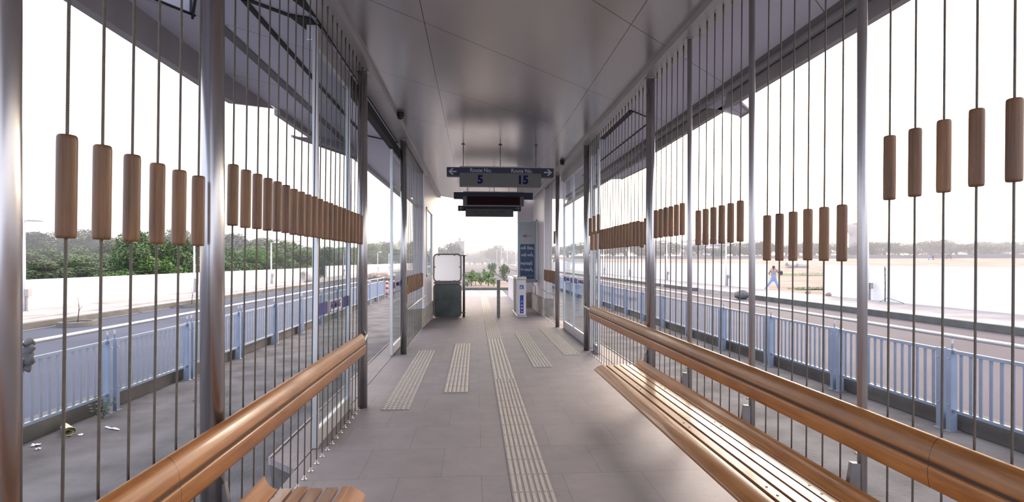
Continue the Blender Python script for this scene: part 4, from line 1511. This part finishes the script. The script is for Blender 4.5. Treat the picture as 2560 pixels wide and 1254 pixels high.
# rubble heap by the road seen through the doorway
for i, (px, dep) in enumerate(((948, 62), (962, 66))):
    x, y = spot(px, dep)
    m = MB(); m.ico((0, 0, 0), 1.0, 3, (1.3, 0.9, 0.55), 0.5); m.ico((0.7, 0.1, 0.1), 0.5, 2, (1, .8, .8), 0.5)
    o = m.build('rubble_heap', 'pipe_concrete' if i else 'debris', None, (x, y, SW + 0.2))
    tag(o, ('nearer' if i == 0 else 'farther') + ' rubble heap on the left sidewalk seen through the doorway', 'rubble')
# thin black stake and a bent wire before the right wall
t = thing('iron_stake', 'thin dark iron stake before the near right white wall', 'stake', (20.75, spot(2229, 27)[1], SW))
m = MB(); m.tube([(0, 0, 0), (0.01, 0, 0.8), (-0.01, 0, 1.78)], 0.022, 8)
m.build('rod', 'bag_dark', t)
m = MB()
for z in (0.6, 0.95, 1.35, 1.62):
    m.ico((0.01, 0, z), 0.035, 1, (1, 1, 1.4), 0.2)
m.build('knot', 'bag_dark', t)
m = MB(); m.tube([(0, 0, 0.02), (0.5, 0.1, 0.22), (0.45, -0.9, 0.05), (0.35, -1.1, 0.02)], 0.012, 6)
tag(m.build('bent_wire', 'bag_dark', None, (20.15, 25.2, SW)), 'thin bent wire lying on the right sidewalk by the stake', 'wire')
# distant people and motorbike on the field
x, y = spot(2322, 104)
for i in range(2):
    t = thing('person', ('left' if i == 0 else 'right') + ' one of two tiny people far out on the field', 'person', (x + i * 0.9, y, field_z(x, y) - 0.05))
    t.scale = (0.75, 0.75, 0.62)
    m = MB(); m.tube([(-.1, 0, 0), (-.09, 0, .45), (-.06, 0, .85)], [.06, .08, .11], 8); m.tube([(.1, 0, 0), (.09, 0, .45), (.06, 0, .85)], [.06, .08, .11], 8)
    m.tube([(0, 0, .8), (0, 0, 1.1), (0, 0, 1.4), (0, 0, 1.48)], [.16, .17, .2, .07], 10)
    m.tube([(-.2, 0, 1.4), (-.26, .03, 1.1), (-.22, -.1, .85)], [.06, .05, .04], 6); m.tube([(.2, 0, 1.4), (.26, .03, 1.1), (.22, -.1, .85)], [.06, .05, .04], 6)
    m.ico((0, 0, 1.6), .11, 2, (.85, .95, 1.15)); m.build('body', 'bag_dark' if i else 'denim', t)
x, y = spot(2372, 106)
t = thing('motorbike', 'tiny dark motorbike parked far out on the field', 'motorbike', (x, y, field_z(x, y)), 0.3)
for q in (-0.65, 0.65):
    m = MB(); m.tube([(q + .28 * math.cos(a), 0, .3 + .28 * math.sin(a)) for a in [2 * PI * k / 16 for k in range(18)]], .05, 6, cap=False); m.build('wheel', 'black_plastic', t)
m = MB(); m.tube([(-.6, 0, .75), (-.1, 0, .72), (.25, 0, .82), (.5, 0, .75)], [.10, .14, .17, .08], 8); m.tube([(.65, 0, .3), (.5, 0, .8), (.42, 0, 1.05)], .04, 6); m.tube([(-.65, 0, .3), (0, 0, .4), (.35, 0, .65)], .07, 6); m.build('frame', 'bag_dark', t)
m = MB(); m.tube([(.42, -.35, 1.05), (.42, .35, 1.05)], .02, 6); m.build('handlebar', 'bag_dark', t)

# ------------------------------------------------------------------ litter by the left fence and rag on the rail
t = thing('rolled_paper', 'rolled cream newspaper lying in the dust by the left fence kerb', 'newspaper', (-5.40, 7.45, GZ + 0.055), 0.75)
m = MB()
sp = []
for k in range(46):
    a = k * 0.33
    r = 0.028 + 0.0014 * k * 0.55
    sp.append((r * math.cos(a), r * math.sin(a)))
for yy in (-0.19, 0.19):
    for (a, b) in sp:
        m.v.append((a * (1.3 if yy < 0 else 0.8), yy, b * (1.1 if yy < 0 else 0.75)))
for k in range(45):
    m.f.append((k, k + 1, 46 + k + 1, 46 + k)); m.s.append(True)
m.build('sheet', 'paper', t)
for i, (x, y, w, h, r, lb) in enumerate(((-5.42, 6.98, .09, .07, .4, 'larger crumpled white paper scrap in the dust by the left fence'), (-5.28, 6.83, .05, .05, 1.1, 'smallest white paper scrap nearest the camera by the left fence'),
                                         (-5.15, 7.35, .06, .04, .2, 'small white paper scrap beside the long torn strip'), (-4.92, 7.60, .30, .03, -.5, 'long torn strip of white paper in the left lane'),
                                         (-4.55, 9.0, .10, .02, .3, 'thin reddish wrapper lying farther along the left lane'))):
    m = MB()
    nn = 5
    for a in range(nn + 1):
        for b in range(3):
            m.v.append(((a / nn - .5) * w, (b / 2 - .5) * h, 0.006 + random.uniform(0, 0.022)))
    for a in range(nn):
        for b in range(2):
            m.f.append((a * 3 + b, (a + 1) * 3 + b, (a + 1) * 3 + b + 1, a * 3 + b + 1)); m.s.append(False)
    o = m.build('paper_scrap', 'paper_white' if i < 4 else 'bollard_red', None, (x, y, GZ))
    o.rotation_euler = (0, 0, r)
    tag(o, lb, 'litter')
m = MB()
pts = []
for k in range(9):
    pts.append((0.0 + 0.02 * math.sin(k * 1.7), 0.012 * math.cos(k * 2.1), 0.0 - 0.042 * k))
m.tube(pts, [0.035, 0.06, 0.05, 0.065, 0.045, 0.06, 0.035, 0.045, 0.012], 9)
m.tube([(0, -0.06, 0.0), (0.01, 0.0, 0.045), (0, 0.07, 0.0)], [0.03, 0.045, 0.03], 8)
xr, yr = -5.52, 6.90
tag(m.build('rag', 'rag_cloth', None, (xr + 0.045, yr + 0.04, GZ + 1.26)), 'dark grey rag knotted over the left handrail', 'cloth')
# weed at the foot of the left fence
m = MB()
for k in range(60):
    a = random.uniform(0, 2 * PI); h = random.uniform(0.05, 0.32); r = random.uniform(0.02, 0.2)
    p = Vector((r * math.cos(a), r * math.sin(a), h)); d = Vector((random.gauss(0, 1), random.gauss(0, 1), random.gauss(0, .4))).normalized() * 0.035; e = Vector((-d.y, d.x, 0.01)) * .5
    m.poly([p - d, p - e, p + d, p + e], [(0, 1, 2, 3)])
for k in range(8):
    a = random.uniform(0, 2 * PI)
    m.tube([(0, 0, 0), (0.08 * math.cos(a), 0.08 * math.sin(a), 0.15), (0.16 * math.cos(a), 0.16 * math.sin(a), 0.28)], 0.003, 4)
tag(m.build('weed', 'leaf_olive', None, (-5.38, 8.1, GZ)), 'small green weed growing beside the left fence post', 'plant')


# ------------------------------------------------------------------ photographer at the gap in the right wall
def skin_body(name, chain, edges, mt, parent, sub=2, mats=None):
    me = bpy.data.meshes.new(name)
    me.from_pydata([c[0] for c in chain], edges, [])
    o = bpy.data.objects.new(name, me)
    COL.objects.link(o)
    sk = o.modifiers.new('skin', 'SKIN')
    sk.use_smooth_shade = True
    for v, c in zip(me.skin_vertices[0].data, chain):
        v.radius = c[1] if isinstance(c[1], tuple) else (c[1], c[1])
    me.skin_vertices[0].data[0].use_root = True
    sb = o.modifiers.new('sub', 'SUBSURF')
    sb.levels = sb.render_levels = sub
    bpy.context.view_layer.update()
    ev = o.evaluated_get(bpy.context.evaluated_depsgraph_get())
    fm = bpy.data.meshes.new_from_object(ev)
    fm.name = name
    bpy.data.objects.remove(o)
    bpy.data.meshes.remove(me)
    fm.materials.clear()
    for q in (mt if isinstance(mt, list) else [mt]):
        fm.materials.append(MATS[q])
    for p in fm.polygons:
        p.use_smooth = True
    q = link(name, fm, parent)
    return q


px_, dp = 1934, 37.6
x, y = spot(px_, dp)
face = math.atan2(-x, -y)            # turned towards the station
P = thing('person', 'person in grey shirt and blue jeans photographing with legs spread at the wall gap', 'person', (x, y, SW), -math.atan2(x, y) , None)
# local frame: the figure faces -Y (towards the station); +X is its left in the view's right
chain = [((0, 0, 0.84), (.155, .115)), ((0, 0.0, 1.00), (.150, .11)), ((0, 0.0, 1.16), (.165, .115)), ((0, -0.01, 1.31), (.165, .11)), ((0, -0.01, 1.40), (.085, .075)), ((0, -0.03, 1.46), .055),
         ((0.005, -0.05, 1.54), (.075, .09)), ((0.005, -0.05, 1.63), (.078, .095)), ((0.005, -0.04, 1.70), (.055, .065)),
         # legs: the one at view-left is stretched sideways
         ((-0.10, 0, 0.76), .10), ((-0.30, -0.04, 0.44), .078), ((-0.42, 0.02, 0.26), .068), ((-0.56, 0.04, 0.07), .05), ((-0.62, -0.10, 0.04), .042),
         ((0.10, 0, 0.76), .10), ((0.22, -0.07, 0.44), .078), ((0.27, -0.03, 0.26), .068), ((0.33, 0.03, 0.07), .05), ((0.35, -0.11, 0.04), .042),
         # arms, elbows out and hands at the camera
         ((-0.20, -0.01, 1.35), .065), ((-0.31, -0.10, 1.15), .05), ((-0.20, -0.22, 1.37), .038), ((-0.10, -0.24, 1.54), .034),
         ((0.20, -0.01, 1.35), .065), ((0.35, -0.10, 1.21), .05), ((0.22, -0.22, 1.38), .038), ((0.09, -0.24, 1.54), .034)]
edges = [(0, 1), (1, 2), (2, 3), (3, 4), (4, 5), (5, 6), (6, 7), (7, 8), (0, 9), (9, 10), (10, 11), (11, 12), (12, 13), (0, 14), (14, 15), (15, 16), (16, 17), (17, 18),
         (3, 19), (19, 20), (20, 21), (21, 22), (3, 23), (23, 24), (24, 25), (25, 26)]
body = skin_body('body', chain, edges, ['skin_tone', 'shirt_grey', 'denim', 'shoe'], P)
for p in body.data.polygons:
    c = p.center
    i = 0
    if c.z < 0.085:
        i = 3
    elif c.z < 0.92:
        i = 2
    elif c.z < 1.405 and abs(c.x) < 0.255 and c.y > -0.16:
        i = 1
    p.material_index = i
m = MB(); m.ico((0.005, -0.035, 1.665), 0.098, 3, (0.92, 1.08, 0.86), 0.03); m.build('hair', 'hair_dark', P)
m = MB()
m.ico((-0.026, -0.142, 1.605), 0.012, 1); m.ico((0.036, -0.142, 1.605), 0.012, 1); m.build('eye', 'hair_dark', P)
m = MB(); m.ico((0.005, -0.15, 1.575), 0.018, 2, (.8, 1, 1.2)); m.ico((-0.075, -0.045, 1.595), .022, 1, (.5, .8, 1.2)); m.ico((0.085, -0.045, 1.595), .022, 1, (.5, .8, 1.2)); m.build('nose_and_ears', 'skin_tone', P)
m = MB(); m.box(-0.022, 0.032, -0.145, -0.135, 1.532, 1.542, 0.003); m.build('mouth', 'bollard_red', P)
for s in (-1, 1):
    m = MB()
    cx = s * 0.085
    m.ico((cx, -0.245, 1.575), 0.04, 2, (.55, .8, 1.1))
    for k in range(4):
        zf = 1.605 - 0.020 * k
        m.tube([(cx, -0.262, zf - .01), (cx - s * 0.03, -0.292, zf), (cx - s * (0.055 + .006 * (k % 2)), -0.288, zf)], [0.009, 0.0085, 0.007], 6)
    m.tube([(cx, -0.235, 1.555), (cx - s * 0.03, -0.235, 1.54), (cx - s * 0.05, -0.245, 1.55)], [0.011, 0.010, 0.008], 6)
    m.build('hand', 'skin_tone', P)
q = thing('camera', 'small dark camera held to the eye by the person at the wall gap', 'camera', (x, y, SW), -math.atan2(x, y))
m = MB(); m.box(-0.065, 0.075, -0.275, -0.215, 1.555, 1.645, 0.008); m.build('camera_body', 'bag_dark', q)
m = MB(); m.tube([(0.005, -0.27, 1.595), (0.005, -0.345, 1.595)], 0.032, 16); m.build('lens', 'black_plastic', q)
q = thing('shoulder_bag', 'dark bag hanging beside the elbow of the person at the wall gap', 'bag', (x, y, SW), -math.atan2(x, y))
m = MB(); m.box(0.40, 0.58, -0.06, 0.10, 1.08, 1.36, 0.04); m.build('pouch', 'bag_dark', q)
m = MB(); m.tube([(0.49, 0.0, 1.35), (0.34, 0.02, 1.44), (0.22, 0.02, 1.435), (0.12, 0.03, 1.40)], 0.012, 6); m.build('strap', 'bag_dark', q)

# ------------------------------------------------------------------ haze over the distance
hm = bpy.data.materials.new('haze')
hm.use_nodes = True
nt = hm.node_tree
nt.nodes.remove(nt.nodes['Principled BSDF'])
vs = nt.nodes.new('ShaderNodeVolumeScatter')
vs.inputs['Color'].default_value = (0.86, 0.87, 1.0, 1)
vs.inputs['Density'].default_value = 0.0022
vs.inputs['Anisotropy'].default_value = 0.3
nt.links.new(vs.outputs[0], nt.nodes['Material Output'].inputs['Volume'])
MATS['haze'] = hm
m = MB()
n = 48
for rr, z in ((38, -1.5), (38, 26), (460, 26), (460, -1.5)):
    for k in range(n):
        m.v.append((rr * math.cos(2 * PI * k / n), rr * math.sin(2 * PI * k / n), z))
for a in range(4):
    for k in range(n):
        m.f.append((a * n + k, a * n + (k + 1) % n, ((a + 1) % 4) * n + (k + 1) % n, ((a + 1) % 4) * n + k)); m.s.append(False)
tag(m.build('haze', 'haze'), 'pale lilac haze hanging over the distant trees and fields', 'haze', kind='stuff')

# ------------------------------------------------------------------ light
w = bpy.data.worlds.new('sky')
SC.world = w
w.use_nodes = True
nt = w.node_tree
bg = nt.nodes['Background']
tc = nt.nodes.new('ShaderNodeTexCoord')
sep = nt.nodes.new('ShaderNodeSeparateXYZ')
nt.links.new(tc.outputs['Generated'], sep.inputs[0])
# hazy overcast: whiter and warmer towards the low sun on the right, cooler on the left
dotn = nt.nodes.new('ShaderNodeVectorMath')
dotn.operation = 'DOT_PRODUCT'
nt.links.new(tc.outputs['Generated'], dotn.inputs[0])
SUN = Vector((0.52, 0.84, 0.29)).normalized()
dotn.inputs[1].default_value = SUN
rp = nt.nodes.new('ShaderNodeValToRGB')
rp.color_ramp.interpolation = 'EASE'
rp.color_ramp.elements[0].position = 0.0
rp.color_ramp.elements[0].color = (0.76, 0.86, 1.10, 1)
rp.color_ramp.elements[1].position = 1.0
rp.color_ramp.elements[1].color = (4.2, 3.3, 2.5, 1)
for q, c in ((0.55, (0.98, 0.97, 1.04, 1)), (0.80, (1.12, 1.06, 1.02, 1)), (0.93, (1.7, 1.5, 1.3, 1))):
    rp.color_ramp.elements.new(q).color = c
nt.links.new(math_node(nt, 'MULTIPLY_ADD', dotn.outputs['Value'], 0.5, 0.5), rp.inputs['Fac'])
nt.links.new(rp.outputs['Color'], bg.inputs['Color'])
bg.inputs['Strength'].default_value = 2.3
sl = bpy.data.lights.new('sun', 'SUN')
sl.energy = 2.2
sl.angle = math.radians(16)
sl.color = (1.0, 0.92, 0.84)
so = bpy.data.objects.new('sun', sl)
COL.objects.link(so)
so.rotation_euler = (-SUN).to_track_quat('-Z', 'Y').to_euler()
so.location = (30, 15, 20)

SC.cycles.sample_clamp_indirect = 4.0
SC.cycles.caustics_reflective = False
SC.view_settings.view_transform = 'Standard'
SC.view_settings.look = 'None'
SC.view_settings.gamma = 1.0
SC.view_settings.exposure = 0.0
SC.view_settings.use_curve_mapping = False
